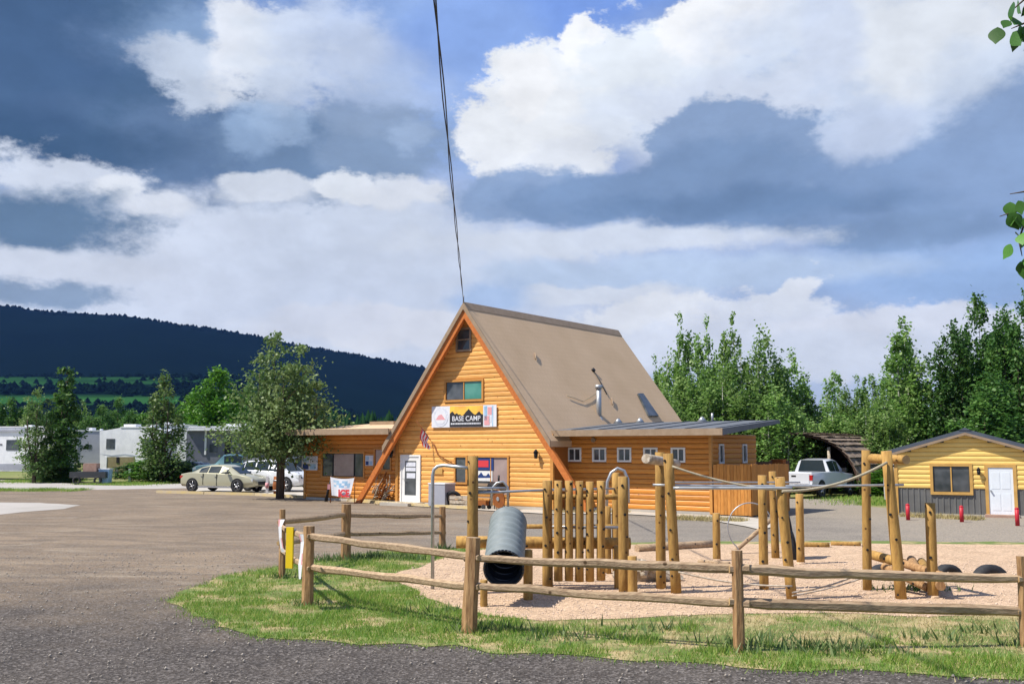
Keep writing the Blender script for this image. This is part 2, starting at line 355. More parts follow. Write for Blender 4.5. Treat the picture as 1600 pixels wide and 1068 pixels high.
def ground_mats():
    # tan dusty lot blending to grey asphalt
    m = bpy.data.materials.new('dusty_gravel_lot'); m.use_nodes = True; t = m.node_tree; b = t.nodes['Principled BSDF']
    b.inputs['Roughness'].default_value = .92; b.inputs['Specular IOR Level'].default_value = .15
    tc = t.nodes.new('ShaderNodeTexCoord'); sep = t.nodes.new('ShaderNodeSeparateXYZ'); t.links.new(tc.outputs['Object'], sep.inputs[0])
    def nz(sc, det, stretch=(1, 1, 1), rough=.6, dist=0, rot=0):
        mp = t.nodes.new('ShaderNodeMapping'); mp.inputs['Scale'].default_value = stretch; mp.inputs['Rotation'].default_value = (0, 0, R(rot)); t.links.new(tc.outputs['Object'], mp.inputs[0])
        n = t.nodes.new('ShaderNodeTexNoise'); n.inputs['Scale'].default_value = sc; n.inputs['Detail'].default_value = det
        n.inputs['Roughness'].default_value = rough; n.inputs['Distortion'].default_value = dist
        t.links.new(mp.outputs[0], n.inputs['Vector']); return n.outputs[0]
    def mr(s, a, b_, lo=0., hi=1.):
        n = t.nodes.new('ShaderNodeMapRange'); n.inputs[1].default_value = a; n.inputs[2].default_value = b_; n.inputs[3].default_value = lo; n.inputs[4].default_value = hi
        n.interpolation_type = 'SMOOTHSTEP'; t.links.new(s, n.inputs[0]); return n.outputs[0]
    def mx(f, a, b_, bt='MIX'):
        n = t.nodes.new('ShaderNodeMix'); n.data_type = 'RGBA'; n.blend_type = bt
        if isinstance(f, float): n.inputs[0].default_value = f
        else: t.links.new(f, n.inputs[0])
        for i, v in ((6, a), (7, b_)):
            if isinstance(v, tuple): n.inputs[i].default_value = v + (1,)
            else: t.links.new(v, n.inputs[i])
        return n.outputs[2]
    def ma(op, a, b_):
        n = t.nodes.new('ShaderNodeMath'); n.operation = op
        for i, v in enumerate((a, b_)):
            if isinstance(v, (int, float)): n.inputs[i].default_value = v
            else: t.links.new(v, n.inputs[i])
        return n.outputs[0]
    tan = mx(mr(nz(.35, 5), .35, .65), (.29, .216, .142), (.215, .158, .104))
    tan = mx(mr(nz(1.1, 7, (.35, 1.3, 1), .68, 1.2, -38), .44, .68), tan, (.150, .116, .083))
    tan = mx(mr(nz(.7, 6, (.30, 1.1, 1), .66, 1.4, -55), .52, .72), tan, (.34, .28, .205))
    mpw = t.nodes.new('ShaderNodeMapping'); mpw.inputs['Location'].default_value = (26, 4, 0); t.links.new(tc.outputs['Object'], mpw.inputs[0])
    wv = t.nodes.new('ShaderNodeTexWave'); wv.wave_type = 'RINGS'; wv.rings_direction = 'Z'; wv.inputs['Scale'].default_value = .22; wv.inputs['Distortion'].default_value = 5; wv.inputs['Detail'].default_value = 4; wv.inputs['Detail Scale'].default_value = .6
    t.links.new(mpw.outputs[0], wv.inputs['Vector'])
    tan = mx(ma('MULTIPLY', mr(wv.outputs[1], .55, .95), mr(nz(.25, 3), .4, .6, 0, .55)), tan, (.155, .118, .082))
    asp = mx(mr(nz(.9, 5), .35, .65), (.066, .056, .048), (.043, .037, .033))
    warp = ma('MULTIPLY', ma('SUBTRACT', nz(.5, 5), .5), 9.0)
    edge = ma('ADD', sep.outputs[1], warp)
    edge = ma('ADD', edge, ma('MULTIPLY', sep.outputs[0], .18))
    f = mr(edge, 11.5, 19.5)
    # greyer paving round the house drive on the right
    gx = ma('ADD', sep.outputs[0], ma('MULTIPLY', warp, .6))
    grey = mx(mr(nz(.6, 5), .35, .65), (.27, .238, .195), (.22, .195, .162))
    tan2 = mx(mr(gx, -3.5, 1.0), tan, grey)
    tan3 = mx(mr(gx, 9.5, 12.5), tan2, (.32, .275, .215))
    c = mx(f, asp, tan3)
    # stones
    v = t.nodes.new('ShaderNodeTexVoronoi'); v.inputs['Scale'].default_value = 38; t.links.new(tc.outputs['Object'], v.inputs['Vector'])
    vc = t.nodes.new('ShaderNodeSeparateColor'); t.links.new(v.outputs['Color'], vc.inputs[0])
    c = mx(mr(vc.outputs[0], 0, 1, 0, .62), c, mx(vc.outputs[1], (.02, .019, .019), (.30, .27, .25)))
    sp = t.nodes.new('ShaderNodeTexVoronoi'); sp.inputs['Scale'].default_value = 5; t.links.new(tc.outputs['Object'], sp.inputs['Vector'])
    c = mx(mr(sp.outputs['Distance'], .09, .05, 0, .8), c, (.38, .35, .32))
    t.links.new(c, b.inputs['Base Color'])
    bp = t.nodes.new('ShaderNodeBump'); bp.inputs['Strength'].default_value = .9; bp.inputs['Distance'].default_value = .012
    t.links.new(ma('ADD', v.outputs['Distance'], ma('MULTIPLY', nz(3, 4), 2.0)), bp.inputs['Height']); t.links.new(bp.outputs[0], b.inputs['Normal'])
    MT['lot'] = m
    # pink pea gravel
    m = mat('pink_pea_gravel', (.56, .40, .27), .95, (.45, .315, .205), 1.1, bump=.0, lo=.3, hi=.7)
    t = m.node_tree; b = t.nodes['Principled BSDF']; tc = t.nodes.new('ShaderNodeTexCoord')
    v = t.nodes.new('ShaderNodeTexVoronoi'); v.inputs['Scale'].default_value = 32; t.links.new(tc.outputs['Object'], v.inputs['Vector'])
    vc = t.nodes.new('ShaderNodeSeparateColor'); t.links.new(v.outputs['Color'], vc.inputs[0])
    old = b.inputs['Base Color'].links[0].from_socket
    r = t.nodes.new('ShaderNodeMapRange'); r.inputs[3].default_value = .62; r.inputs[4].default_value = 1.3; t.links.new(vc.outputs[0], r.inputs[0])
    s = t.nodes.new('ShaderNodeVectorMath'); s.operation = 'SCALE'; t.links.new(old, s.inputs[0]); t.links.new(r.outputs[0], s.inputs['Scale'])
    t.links.new(s.outputs[0], b.inputs['Base Color'])
    n = t.nodes.new('ShaderNodeTexNoise'); n.inputs['Scale'].default_value = 2.2; n.inputs['Detail'].default_value = 3; t.links.new(tc.outputs['Object'], n.inputs['Vector'])
    ad = t.nodes.new('ShaderNodeMath'); ad.operation = 'MULTIPLY_ADD'; t.links.new(n.outputs[0], ad.inputs[0]); ad.inputs[1].default_value = 5; t.links.new(v.outputs['Distance'], ad.inputs[2])
    bp = t.nodes.new('ShaderNodeBump'); bp.inputs['Strength'].default_value = .7; bp.inputs['Distance'].default_value = .02
    t.links.new(ad.outputs[0], bp.inputs['Height']); t.links.new(bp.outputs[0], b.inputs['Normal'])
    MT['gravel'] = m
    MT['turf'] = mat('turf_soil', (.40, .31, .165), .95, (.12, .17, .04), 1.3, bump=.4, bscale=20, lo=.38, hi=.54)
    MT['lawn'] = mat('far_lawn', (.14, .19, .045), .95, (.24, .22, .09), .25, bump=.3, bscale=8)
    MT['farroad'] = mat('pale_concrete_road', (.42, .39, .36), .9, (.34, .32, .29), .3)
    # shingle roof
    m = mat('tan_ribbed_roof', (.64, .455, .285), .8, (.56, .39, .235), .5, lo=.3, hi=.7)
    t = m.node_tree; b = t.nodes['Principled BSDF']; tc = t.nodes.new('ShaderNodeTexCoord')
    mp = t.nodes.new('ShaderNodeMapping'); mp.inputs['Scale'].default_value = (1, 1, 1); t.links.new(tc.outputs['Object'], mp.inputs[0])
    w = t.nodes.new('ShaderNodeTexWave'); w.wave_type = 'BANDS'; w.bands_direction = 'Z'; w.inputs['Scale'].default_value = 1.6
    t.links.new(mp.outputs[0], w.inputs['Vector'])
    w2 = t.nodes.new('ShaderNodeTexWave'); w2.bands_direction = 'Y'; w2.inputs['Scale'].default_value = 1.25; t.links.new(mp.outputs[0], w2.inputs['Vector'])
    ad = t.nodes.new('ShaderNodeMath'); ad.operation = 'MULTIPLY'; t.links.new(w.outputs[1], ad.inputs[0]); t.links.new(w2.outputs[1], ad.inputs[1])
    old = b.inputs['Base Color'].links[0].from_socket
    r = t.nodes.new('ShaderNodeMapRange'); r.inputs[3].default_value = .975; r.inputs[4].default_value = 1.018; t.links.new(ad.outputs[0], r.inputs[0])
    s = t.nodes.new('ShaderNodeVectorMath'); s.operation = 'SCALE'; t.links.new(old, s.inputs[0]); t.links.new(r.outputs[0], s.inputs['Scale'])
    t.links.new(s.outputs[0], b.inputs['Base Color'])
    bp = t.nodes.new('ShaderNodeBump'); bp.inputs['Strength'].default_value = .12; bp.inputs['Distance'].default_value = .01
    t.links.new(ad.outputs[0], bp.inputs['Height']); t.links.new(bp.outputs[0], b.inputs['Normal'])
    MT['shingle'] = m
    # forested mountain, cloud shadow darkened into its base colour, with meadows low down
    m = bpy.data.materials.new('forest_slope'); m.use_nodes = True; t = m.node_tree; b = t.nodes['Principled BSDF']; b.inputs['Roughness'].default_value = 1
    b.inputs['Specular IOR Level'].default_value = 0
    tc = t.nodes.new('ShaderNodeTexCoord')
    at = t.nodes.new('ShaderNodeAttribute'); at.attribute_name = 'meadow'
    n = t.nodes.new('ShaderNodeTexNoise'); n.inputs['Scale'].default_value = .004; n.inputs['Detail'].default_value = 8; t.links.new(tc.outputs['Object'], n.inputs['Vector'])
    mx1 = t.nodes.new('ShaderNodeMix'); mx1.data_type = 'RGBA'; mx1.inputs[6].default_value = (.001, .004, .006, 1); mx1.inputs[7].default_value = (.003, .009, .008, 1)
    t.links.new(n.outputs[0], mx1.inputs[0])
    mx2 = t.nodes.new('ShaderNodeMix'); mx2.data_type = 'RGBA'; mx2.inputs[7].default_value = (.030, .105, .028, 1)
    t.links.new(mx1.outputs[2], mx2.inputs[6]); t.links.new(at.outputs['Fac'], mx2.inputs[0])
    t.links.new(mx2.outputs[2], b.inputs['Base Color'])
    MT['forest'] = m
ground_mats()

# ------------------------------------------------------------------ mesh helpers
class MB:
    def __init__(s): s.v = []; s.f = []; s.m = []; s.sm = []
    def add(s, vs, fs, mi=0, smooth=False):
        o = len(s.v); s.v += [tuple(p) for p in vs]
        for f in fs: s.f.append(tuple(i + o for i in f)); s.m.append(mi); s.sm.append(smooth)
        return s
    def box(s, x0, x1, y0, y1, z0, z1, mi=0):
        vs = [(x, y, z) for x in (x0, x1) for y in (y0, y1) for z in (z0, z1)]
        return s.add(vs, [(0, 1, 3, 2), (4, 6, 7, 5), (0, 4, 5, 1), (2, 3, 7, 6), (0, 2, 6, 4), (1, 5, 7, 3)], mi)
    def prism(s, poly, axis, a, b, mi=0):
        """extrude 2D poly along axis from a to b"""
        n = len(poly)
        def q(u, v, w): return {'y': (u, w, v), 'x': (w, u, v), 'z': (u, v, w)}[axis]
        vs = [q(u, v, a) for u, v in poly] + [q(u, v, b) for u, v in poly]
        fs = [(i, (i + 1) % n, n + (i + 1) % n, n + i) for i in range(n)] + [tuple(range(n - 1, -1, -1)), tuple(range(n, 2 * n))]
        return s.add(vs, fs, mi)
    def tube(s, pts, rad, n=10, mi=0, cap=None, jit=0.0, smooth=True, sq=None, seed=0):
        rnd = random.Random(seed); pts = [Vector(p) for p in pts]
        if isinstance(rad, (int, float)): rad = [rad] * len(pts)
        rings = []; prev = None; vs = []
        lob = [1 + rnd.uniform(-jit, jit) for _ in range(n)]
        for i, p in enumerate(pts):
            d = (pts[min(i + 1, len(pts) - 1)] - pts[max(i - 1, 0)]).normalized()
            if prev is None:
                a = Vector((0, 0, 1)) if abs(d.z) < .9 else Vector((0, 1, 0))
                u = (a - d * a.dot(d)).normalized()
            else: u = (prev - d * prev.dot(d)).normalized()
            prev = u; w = d.cross(u)
            for k in range(n):
                an = 2 * math.pi * k / n; r = rad[i] * lob[k] * (1 + rnd.uniform(-jit, jit) * .5)
                su, sw = (1, 1) if sq is None else sq
                vs.append(p + u * math.cos(an) * r * su + w * math.sin(an) * r * sw)
        fs = []
        for i in range(len(pts) - 1):
            for k in range(n):
                fs.append((i * n + k, i * n + (k + 1) % n, (i + 1) * n + (k + 1) % n, (i + 1) * n + k))
        s.add(vs, fs, mi, smooth)
        o = len(s.v) - len(vs); cm = mi if cap is None else cap; e = (len(pts) - 1) * n
        s.f.append(tuple(o + k for k in reversed(range(n)))); s.m.append(cm); s.sm.append(False)
        s.f.append(tuple(o + e + k for k in range(n))); s.m.append(cm); s.sm.append(False)
        return s
    def disc(s, c, axis, r, t, n=16, mi=0):
        c = Vector(c); a = Vector(axis).normalized()
        return s.tube([c - a * t / 2, c + a * t / 2], r, n, mi)
    def mesh(s, name, mats):
        me = bpy.data.meshes.new(name); me.from_pydata(s.v, [], s.f)
        for m in (mats if isinstance(mats, (list, tuple)) else [mats]): me.materials.append(m)
        if any(s.m): me.polygons.foreach_set('material_index', s.m)
        me.polygons.foreach_set('use_smooth', s.sm)
        bm = bmesh.new(); bm.from_mesh(me); bmesh.ops.recalc_face_normals(bm, faces=bm.faces); bm.to_mesh(me); bm.free()
        return me
    def build(s, name, mats, parent=None, loc=None, rz=None):
        o = bpy.data.objects.new(name, s.mesh(name, mats)); C.objects.link(o)
        if parent: o.parent = parent
        if loc is not None: o.location = loc
        if rz is not None: o.rotation_euler.z = rz
        return o
def tag(o, label=None, cat=None, group=None, kind=None):
    if label: o['label'] = label
    if cat: o['category'] = cat
    if group: o['group'] = group
    if kind: o['kind'] = kind
    return o
def empty(name, loc=(0, 0, 0), rz=0, **k):
    o = bpy.data.objects.new(name, None); o.empty_display_size = .3; C.objects.link(o); o.location = loc; o.rotation_euler = (0, 0, rz)
    return tag(o, **k)
def copy_tree(o, parent=None):
    c = o.copy(); C.objects.link(c)
    if parent: c.parent = parent
    for ch in list(o.children): copy_tree(ch, c)
    return c
def ref(o, parent=None, name=None):
    c = o.copy(); C.objects.link(c); c.parent = parent or o.parent; return c

# ------------------------------------------------------------------ ground sheets
def fbm2(x, y, sc, seed=0): return mnoise.fractal(Vector((x * sc, y * sc, seed)), 1.0, 2.0, 4)
def sheet(name, poly, z, m, jag=0.0, step=0.5, kind='structure', seed=0):
    pts = []
    n = len(poly)
    for i in range(n):
        a, b = Vector(poly[i][:2]), Vector(poly[(i + 1) % n][:2])
        k = max(1, min(60, int((b - a).length / step))) if jag else 1
        for j in range(k):
            p = a.lerp(b, j / k)
            if jag:
                p.x += jag * fbm2(p.x, p.y, 1.1, seed + 3.3); p.y += jag * fbm2(p.x, p.y, 1.1, seed + 9.1)
            pts.append((p.x, p.y, z))
    b = MB(); b.add(pts, [tuple(range(len(pts)))])
    o = b.build(name, m); tag(o, kind=kind); return o, [(p[0], p[1]) for p in pts]
g = MB(); g.add([(-3300, -60, -.02), (3300, -60, -.02), (3300, 3300, -.02), (-3300, 3300, -.02)], [(0, 1, 2, 3)])
tag(g.build('ground', MT['lawn']), kind='structure')
LOT = [(-70, -20, 0), (45, -20, 0), (45, 34, 0), tuple(G(1400, 796)), tuple(G(1335, 788)), tuple(G(1345, 779)), tuple(G(1180, 779)), tuple(G(1150, 788)), tuple(G(900, 790)), tuple(G(600, 776)), tuple(G(300, 758)), tuple(G(150, 763)), tuple(G(0, 765)), tuple(G(-500, 766))]
sheet('parking_lot', LOT, 0.0, MT['lot'], .5, 1.2)
sheet('pale_road', [G(-400, 747), G(0, 749), G(150, 757), G(290, 755), G(300, 762), G(150, 764.5), G(60, 764), G(-400, 770)], .004, MT['farroad'], .3, 2)
sheet('concrete_patch', [G(-250, 790), G(-40, 784), G(60, 785), G(128, 789), G(95, 795), G(30, 800), G(-30, 806), G(-250, 806)], .006, MT['farroad'], .25, .8)
ISL = [G(262, 945), G(300, 917), G(360, 900), G(430, 888), G(500, 876), G(545, 868), G(610, 862), G(690, 858), G(760, 852), G(900, 848), G(1010, 847), G(1300, 845), G(1700, 848),
       G(2100, 860), G(2100, 1080), G(1600, 1062), G(1400, 1052), G(1150, 1040), G(900, 1028), G(740, 1013), G(520, 1002), G(400, 992), G(320, 968)]
_, ISLP = sheet('grass_island', ISL, .008, MT['turf'], .28, .16)
GRV = [G(612, 900), G(660, 884), G(690, 874), G(705, 864), G(780, 856), G(900, 853), G(1010, 851), G(1290, 849), G(1700, 852), G(2050, 862), G(2050, 955),
       G(1600, 962), G(1450, 965), G(1300, 958), G(1100, 962), G(960, 966), G(860, 972), G(760, 962), G(700, 948), G(650, 925)]
_, GRVP = sheet('gravel_playground', GRV, .014, MT['gravel'], .16, .35)

# grass blades
def inside(px, py, poly):
    x = np.array([p[0] for p in poly]); y = np.array([p[1] for p in poly]); r = np.zeros(len(px), bool)
    j = len(poly) - 1
    for i in range(len(poly)):
        c = ((y[i] > py) != (y[j] > py)) & (px < (x[j] - x[i]) * (py - y[i]) / (y[j] - y[i] + 1e-12) + x[i]); r ^= c; j = i
    return r
def vnoise(x, y, sc, seed):
    rs = np.random.RandomState(seed); T = rs.rand(64, 64); out = 0; amp = 1; tot = 0
    for k in range(4):
        u = x * sc * 2 ** k + 13.7 * k; v = y * sc * 2 ** k + 5.1 * k
        i = np.floor(u).astype(int); j = np.floor(v).astype(int); fu = u - i; fv = v - j
        fu = fu * fu * (3 - 2 * fu); fv = fv * fv * (3 - 2 * fv)
        a = T[i % 64, j % 64]; b = T[(i + 1) % 64, j % 64]; c = T[i % 64, (j + 1) % 64]; d = T[(i + 1) % 64, (j + 1) % 64]
        out = out + amp * ((a * (1 - fu) + b * fu) * (1 - fv) + (c * (1 - fu) + d * fu) * fv); tot += amp; amp *= .5
    return out / tot
def np_mesh(name, V, Fq, mats, rnd=None, k=3, attr='rnd'):
    me = bpy.data.meshes.new(name); nf = len(Fq)
    me.vertices.add(len(V)); me.vertices.foreach_set('co', V.astype(np.float32).ravel())
    me.loops.add(nf * k); me.loops.foreach_set('vertex_index', Fq.astype(np.int32).ravel())
    me.polygons.add(nf); me.polygons.foreach_set('loop_start', np.arange(0, nf * k, k, dtype=np.int32))
    me.update(calc_edges=True)
    for m in mats: me.materials.append(m)
    if rnd is not None:
        a = me.attributes.new(attr, 'FLOAT', 'FACE'); a.data.foreach_set('value', rnd.astype(np.float32))
    return me
MT['blade'] = leaf_mat('grass_blades', (.09, .215, .022), (.19, .34, .045), (.42, .42, .13), .4)
MT['blade_dry'] = leaf_mat('dry_grass_blades', (.34, .30, .11), (.48, .40, .19), (.58, .48, .27), .25)
def blades(name, pts, hmin, hmax, wid, m, seed, lean=.5, hs=None):
    rs = np.random.RandomState(seed); n = len(pts)
    a = rs.rand(n) * 2 * np.pi; h = (hmin + (hmax - hmin) * rs.rand(n) ** 1.6)
    if hs is not None: h = h * hs
    w = wid * (.6 + .8 * rs.rand(n)); la = rs.rand(n) * 2 * np.pi; l = h * lean * rs.rand(n) ** .7
    base = np.c_[pts, np.full(n, .006)]
    s = np.c_[np.cos(a) * w / 2, np.sin(a) * w / 2, np.zeros(n)]
    tip = base + np.c_[np.cos(la) * l, np.sin(la) * l, h]
    V = np.empty((n * 3, 3)); V[0::3] = base - s; V[1::3] = base + s; V[2::3] = tip
    me = np_mesh(name, V, np.arange(n * 3).reshape(n, 3), [m], rs.rand(n))
    o = bpy.data.objects.new(name, me); C.objects.link(o); return o
def grass_all():
    rs = np.random.RandomState(3); n = 620000
    x = rs.uniform(-6.5, 11, n); y = rs.uniform(10.8, 26, n)
    k = (y < 17.5) | (rs.rand(n) < .45); x, y = x[k], y[k]
    ok = inside(x + .12 * rs.randn(len(x)), y + .16 * rs.randn(len(x)), ISLP) & ~inside(x, y, GRVP) & (np.abs(x) < y * .53 + .6); x, y = x[ok], y[ok]
    # patches: green near the asphalt, drier towards the gravel
    pn = vnoise(x, y, 1.3, 5); pf = vnoise(x, y, 4.5, 8)
    right = np.clip((x + .5) / 3, 0, 1)
    frontline = np.interp(x, [-6, -3, 0, 3, 6, 9], [15, 12.9, 11.9, 11.2, 10.9, 10.8])
    dist = y - frontline
    green = pn * .75 + pf * .35 - right * np.clip((dist - .8) / 2.2, -.3, 1) * .22 + (1 - right) * .06 + np.clip(1 - dist / .7, 0, 1) * .12
    g = green + .05 * rs.randn(len(x)) > .495
    dens = rs.rand(len(x))
    P_ = np.c_[x, y]
    kg = g & (dens < np.clip((green - .50) * 9, .25, .95))
    kd = (~g) & (dens < .34)
    o = blades('grass', P_[kg], .025, .085, .011, MT['blade'], 1, .9, .5 + .8 * pf[kg] + .5 * (pn[kg] > .66)); tag(o, 'bright green tufty grass on the island between the asphalt and the pink gravel', 'grass', kind='stuff')
    o = blades('dry_grass', P_[kd], .02, .07, .010, MT['blade_dry'], 2, 1.1); tag(o, 'straw coloured dry grass patches among the green turf round the playground', 'dry grass', kind='stuff')
    # broad leaved weeds along the fence line
    ws = []
    for px, py, c in [(600, 872, 260), (560, 872, 200), (640, 874, 120), (520, 876, 150), (770, 985, 110), (1180, 1005, 120), (1280, 1015, 160), (1330, 1020, 120), (1450, 1000, 60), (1435, 922, 160), (1020, 985, 60), (880, 1000, 80), (1540, 990, 60), (700, 955, 60)]:
        p = G(px, py); q = rs.randn(c, 2) * (.32, .16); ws.append(q + (p.x, p.y))
    for px, py in [(481, 945), (738, 988), (1155, 1018), (439, 903), (540, 874), (691, 858), (1600, 1010)]:
        p = G(px, py); q = rs.randn(70, 2) * (.13, .10); ws.append(q + (p.x, p.y))
    o = blades('weeds', np.concatenate(ws), .07, .2, .028, MT['leaf_b'], 4, .9); tag(o, 'darker leafy weeds in clumps along the fence line', 'weeds', kind='stuff')
grass_all()
def stones(name, label, n, reg, smin, smax, m, seed, poly=None, out=None):
    rs = np.random.RandomState(seed); x = rs.uniform(reg[0], reg[1], n); y = rs.uniform(reg[2], reg[3], n); ok = np.abs(x) < y * .53 + .5
    if poly is not None: ok &= inside(x + .13 * rs.randn(n), y + .16 * rs.randn(n), poly)
    if out is not None: ok &= ~inside(x, y, out)
    x, y = x[ok], y[ok]; n = len(x); r = (smin + (smax - smin) * rs.rand(n) ** 3)[:, None]
    D = np.array([[1, 0, 0], [0, 1, 0], [-1, 0, 0], [0, -1, 0], [0, 0, .8], [0, 0, -.3]]); V = np.empty((n * 6, 3)); c = np.c_[x, y, np.full(n, .015)]
    for k in range(6): V[k::6] = c + D[k] * r * (.7 + .6 * rs.rand(n, 3))
    T = np.array([[0, 1, 4], [1, 2, 4], [2, 3, 4], [3, 0, 4], [1, 0, 5], [2, 1, 5], [3, 2, 5], [0, 3, 5]])
    Fq = (np.arange(n)[:, None, None] * 6 + T[None]).reshape(-1, 3)
    o = bpy.data.objects.new(name, np_mesh(name, V, Fq, [m])); C.objects.link(o); tag(o, label, 'stones', kind='stuff')
MT['stone'] = mat('loose_stone', (.22, .19, .16), .9, (.40, .36, .31), 3, lo=.3, hi=.7)
MT['stone_pink'] = mat('loose_pea_stone', (.50, .36, .26), .9, (.66, .52, .40), 3, lo=.3, hi=.7)
stones('loose_stones', 'loose grey stones scattered over the asphalt and dusty lot', 9000, (-12, 9, 7.5, 24), .006, .026, MT['stone'], 31, None, ISLP)
stones('pea_stones', 'loose pink stones lying proud of the playground gravel and its edges', 16000, (-3, 11, 12.5, 22), .010, .026, MT['stone_pink'], 32, GRVP)
# thin yellow grass at wall feet
def strip_grass(name, label, segs, m, seed):
    rs = np.random.RandomState(seed); A = []
    for a, b, w, n in segs:
        a, b = np.array(a[:2]), np.array(b[:2]); t = rs.rand(n, 1); d = b - a; nrm = np.array([-d[1], d[0]]) / np.linalg.norm(d)
        A.append(a + d * t + nrm * rs.randn(n, 1) * w)
    o = blades(name, np.concatenate(A), .04, .2, .03, m, seed, .8); tag(o, label, 'grass', kind='stuff')
strip_grass('grass_tufts', 'yellow green grass tufts at the feet of the lodge walls and the yellow cabin',
            [(G(560, 783), G(610, 786), .15, 500), (G(860, 801), G(985, 801), .12, 700), (G(1045, 810), G(1165, 815), .22, 2500), (G(1410, 806), G(1535, 812), .2, 2200), (G(590, 788), G(700, 793), .08, 300)], MT['blade_dry'], 11)
strip_grass('verge_grass', 'rough green verge grass in front of the parked trailers',
            [(G(-20, 766), G(130, 766), .7, 5000), (G(160, 758), G(280, 752), 1.2, 9000), (G(1345, 777), G(1400, 790), 1.2, 4000), (G(0, 752), G(120, 752), 1.5, 5000)], MT['blade'], 12)

# ------------------------------------------------------------------ mountain, far hills
def mountain():
    prof = [(-2600, 470), (-1800, 440), (-900, 430), (-400, 448), (0, 475), (60, 484), (130, 489), (200, 492), (300, 509), (400, 524), (520, 548), (600, 563), (660, 573), (800, 600), (1000, 640), (1300, 668), (1700, 684), (2600, 690)]
    xs = [p[0] for p in prof]; ys = [p[1] for p in prof]
    U = np.linspace(-2600, 3200, 400); D = np.concatenate([np.linspace(640, 1500, 40), np.linspace(1530, 2500, 50), np.linspace(2540, 3000, 8)])
    V = []; mead = []
    rs = np.random.RandomState(1)
    for d in D:
        X = (U - 800) / 1600 * d
        ridge = (700 - np.interp(U, xs, ys)) / 1600 * 2450 + 2
        t = np.clip((d - 1250) / (2450 - 1250), 0, 1)
        s = t * t * (3 - 2 * t) * .35 + t * .65
        if d > 2450: s = np.full_like(U, 1 - (d - 2450) / 900)
        bench = np.clip((d - 640) / 560, 0, 1); left = np.clip((760 - U) / 400, 0, 1)
        low = float(np.interp(d, [640, 720, 820, 1380, 1500], [-6, 14, 38, 100, 104])) * left
        nz = (vnoise(X + 5000, np.full_like(X, d), .0035, 4) - .5) * (60 * np.clip(t * 4, 0, 1) * (1 - t ** 3)) + (vnoise(X + 5000, np.full_like(X, d), .006, 9) - .5) * 14 * bench
        z = np.maximum(np.maximum(low, ridge * s + 20 * (1 - s) * left) + nz * (left * .7 + .3) * t, -1) - 1
        V.append(np.c_[X, np.full_like(X, d), z])
        mn = vnoise(X * .35 + 700, np.full_like(X, d), .007, 21)
        mead.append(np.clip((mn - .40) * 3.2, 0, .75) * ((d > 820) & (d < 1380)) * (U < 760))
    V = np.concatenate(V); W = len(U); H = len(D)
    i, j = np.meshgrid(np.arange(W - 1), np.arange(H - 1)); a = (j * W + i).ravel()
    Fq = np.c_[a, a + 1, a + W + 1, a + W]
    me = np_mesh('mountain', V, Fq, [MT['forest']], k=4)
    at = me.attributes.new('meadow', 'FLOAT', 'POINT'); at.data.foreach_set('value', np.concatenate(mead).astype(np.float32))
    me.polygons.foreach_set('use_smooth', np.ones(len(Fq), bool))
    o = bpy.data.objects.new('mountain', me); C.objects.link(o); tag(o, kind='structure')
    # tiny conifers over the slope (one mass)
    n = 42000; pick = rs.randint(0, len(Fq), n); A = V[Fq[pick, 0]]; B = V[Fq[pick, 1]]; D_ = V[Fq[pick, 3]]
    base = A + (B - A) * rs.rand(n, 1) + (D_ - A) * rs.rand(n, 1)
    md = np.concatenate(mead)[Fq[pick, 0]]
    px = 800 + 1600 * base[:, 0] / base[:, 1]
    keep = ((base[:, 1] < 1500) | (base[:, 1] > 2300)) & (px > -500) & (px < 1400) & (base[:, 1] < 2600) & ((md < .25) | (rs.rand(n) < .10)); base = base[keep]
    return base
mbase = mountain()
def cones(name, base, h, w, label, seed, tiers=2, sides=5, mm='conifer'):
    rs = np.random.RandomState(seed); n = len(base); V = []; Fs = []; o = 0; rn = []
    hh = h * (.6 + .7 * rs.rand(n)); rr = w * hh / h * (.8 + .4 * rs.rand(n)); a0 = rs.rand(n) * 6.28
    for t in range(tiers):
        z0 = hh * (.08 + .8 * t / tiers); z1 = hh * (1.0 if t == tiers - 1 else (.55 + .45 * (t + 1) / tiers)); r = rr * (1 - .75 * t / tiers)
        top = base + np.c_[np.zeros(n), np.zeros(n), z1]
        ring = []
        for k in range(sides):
            an = a0 + 6.283 * k / sides + t; q = r * (.75 + .5 * rs.rand(n))
            ring.append(base + np.c_[np.cos(an) * q, np.sin(an) * q, z0 + hh * .05 * (rs.rand(n) - .5)])
        blk = np.stack([top] + ring, 1).reshape(-1, 3); V.append(blk)
        idx = o + np.arange(n)[:, None] * (sides + 1)
        for k in range(sides):
            Fs.append(np.c_[idx, idx + 1 + k, idx + 1 + (k + 1) % sides]); rn.append(rs.rand(n))
        o += len(blk)
    me = np_mesh(name, np.concatenate(V), np.concatenate(Fs), [MT[mm]], np.concatenate(rn))
    ob = bpy.data.objects.new(name, me); C.objects.link(ob); tag(ob, label, 'forest', kind='stuff')
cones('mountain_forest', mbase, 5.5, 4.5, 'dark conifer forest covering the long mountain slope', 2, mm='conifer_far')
def far_wood():
    rs = np.random.RandomState(5); n = 10500; d = rs.uniform(330, 800, n); px = rs.uniform(-1150, 980, n)
    x = (px - 800) / 1600 * d; b = np.c_[x, d, np.full(n, -.5)]
    return b
cones('far_conifer_wood', far_wood(), 13, 3.0, 'band of dark conifers below the meadow beyond the trailers', 6, 5, 7)

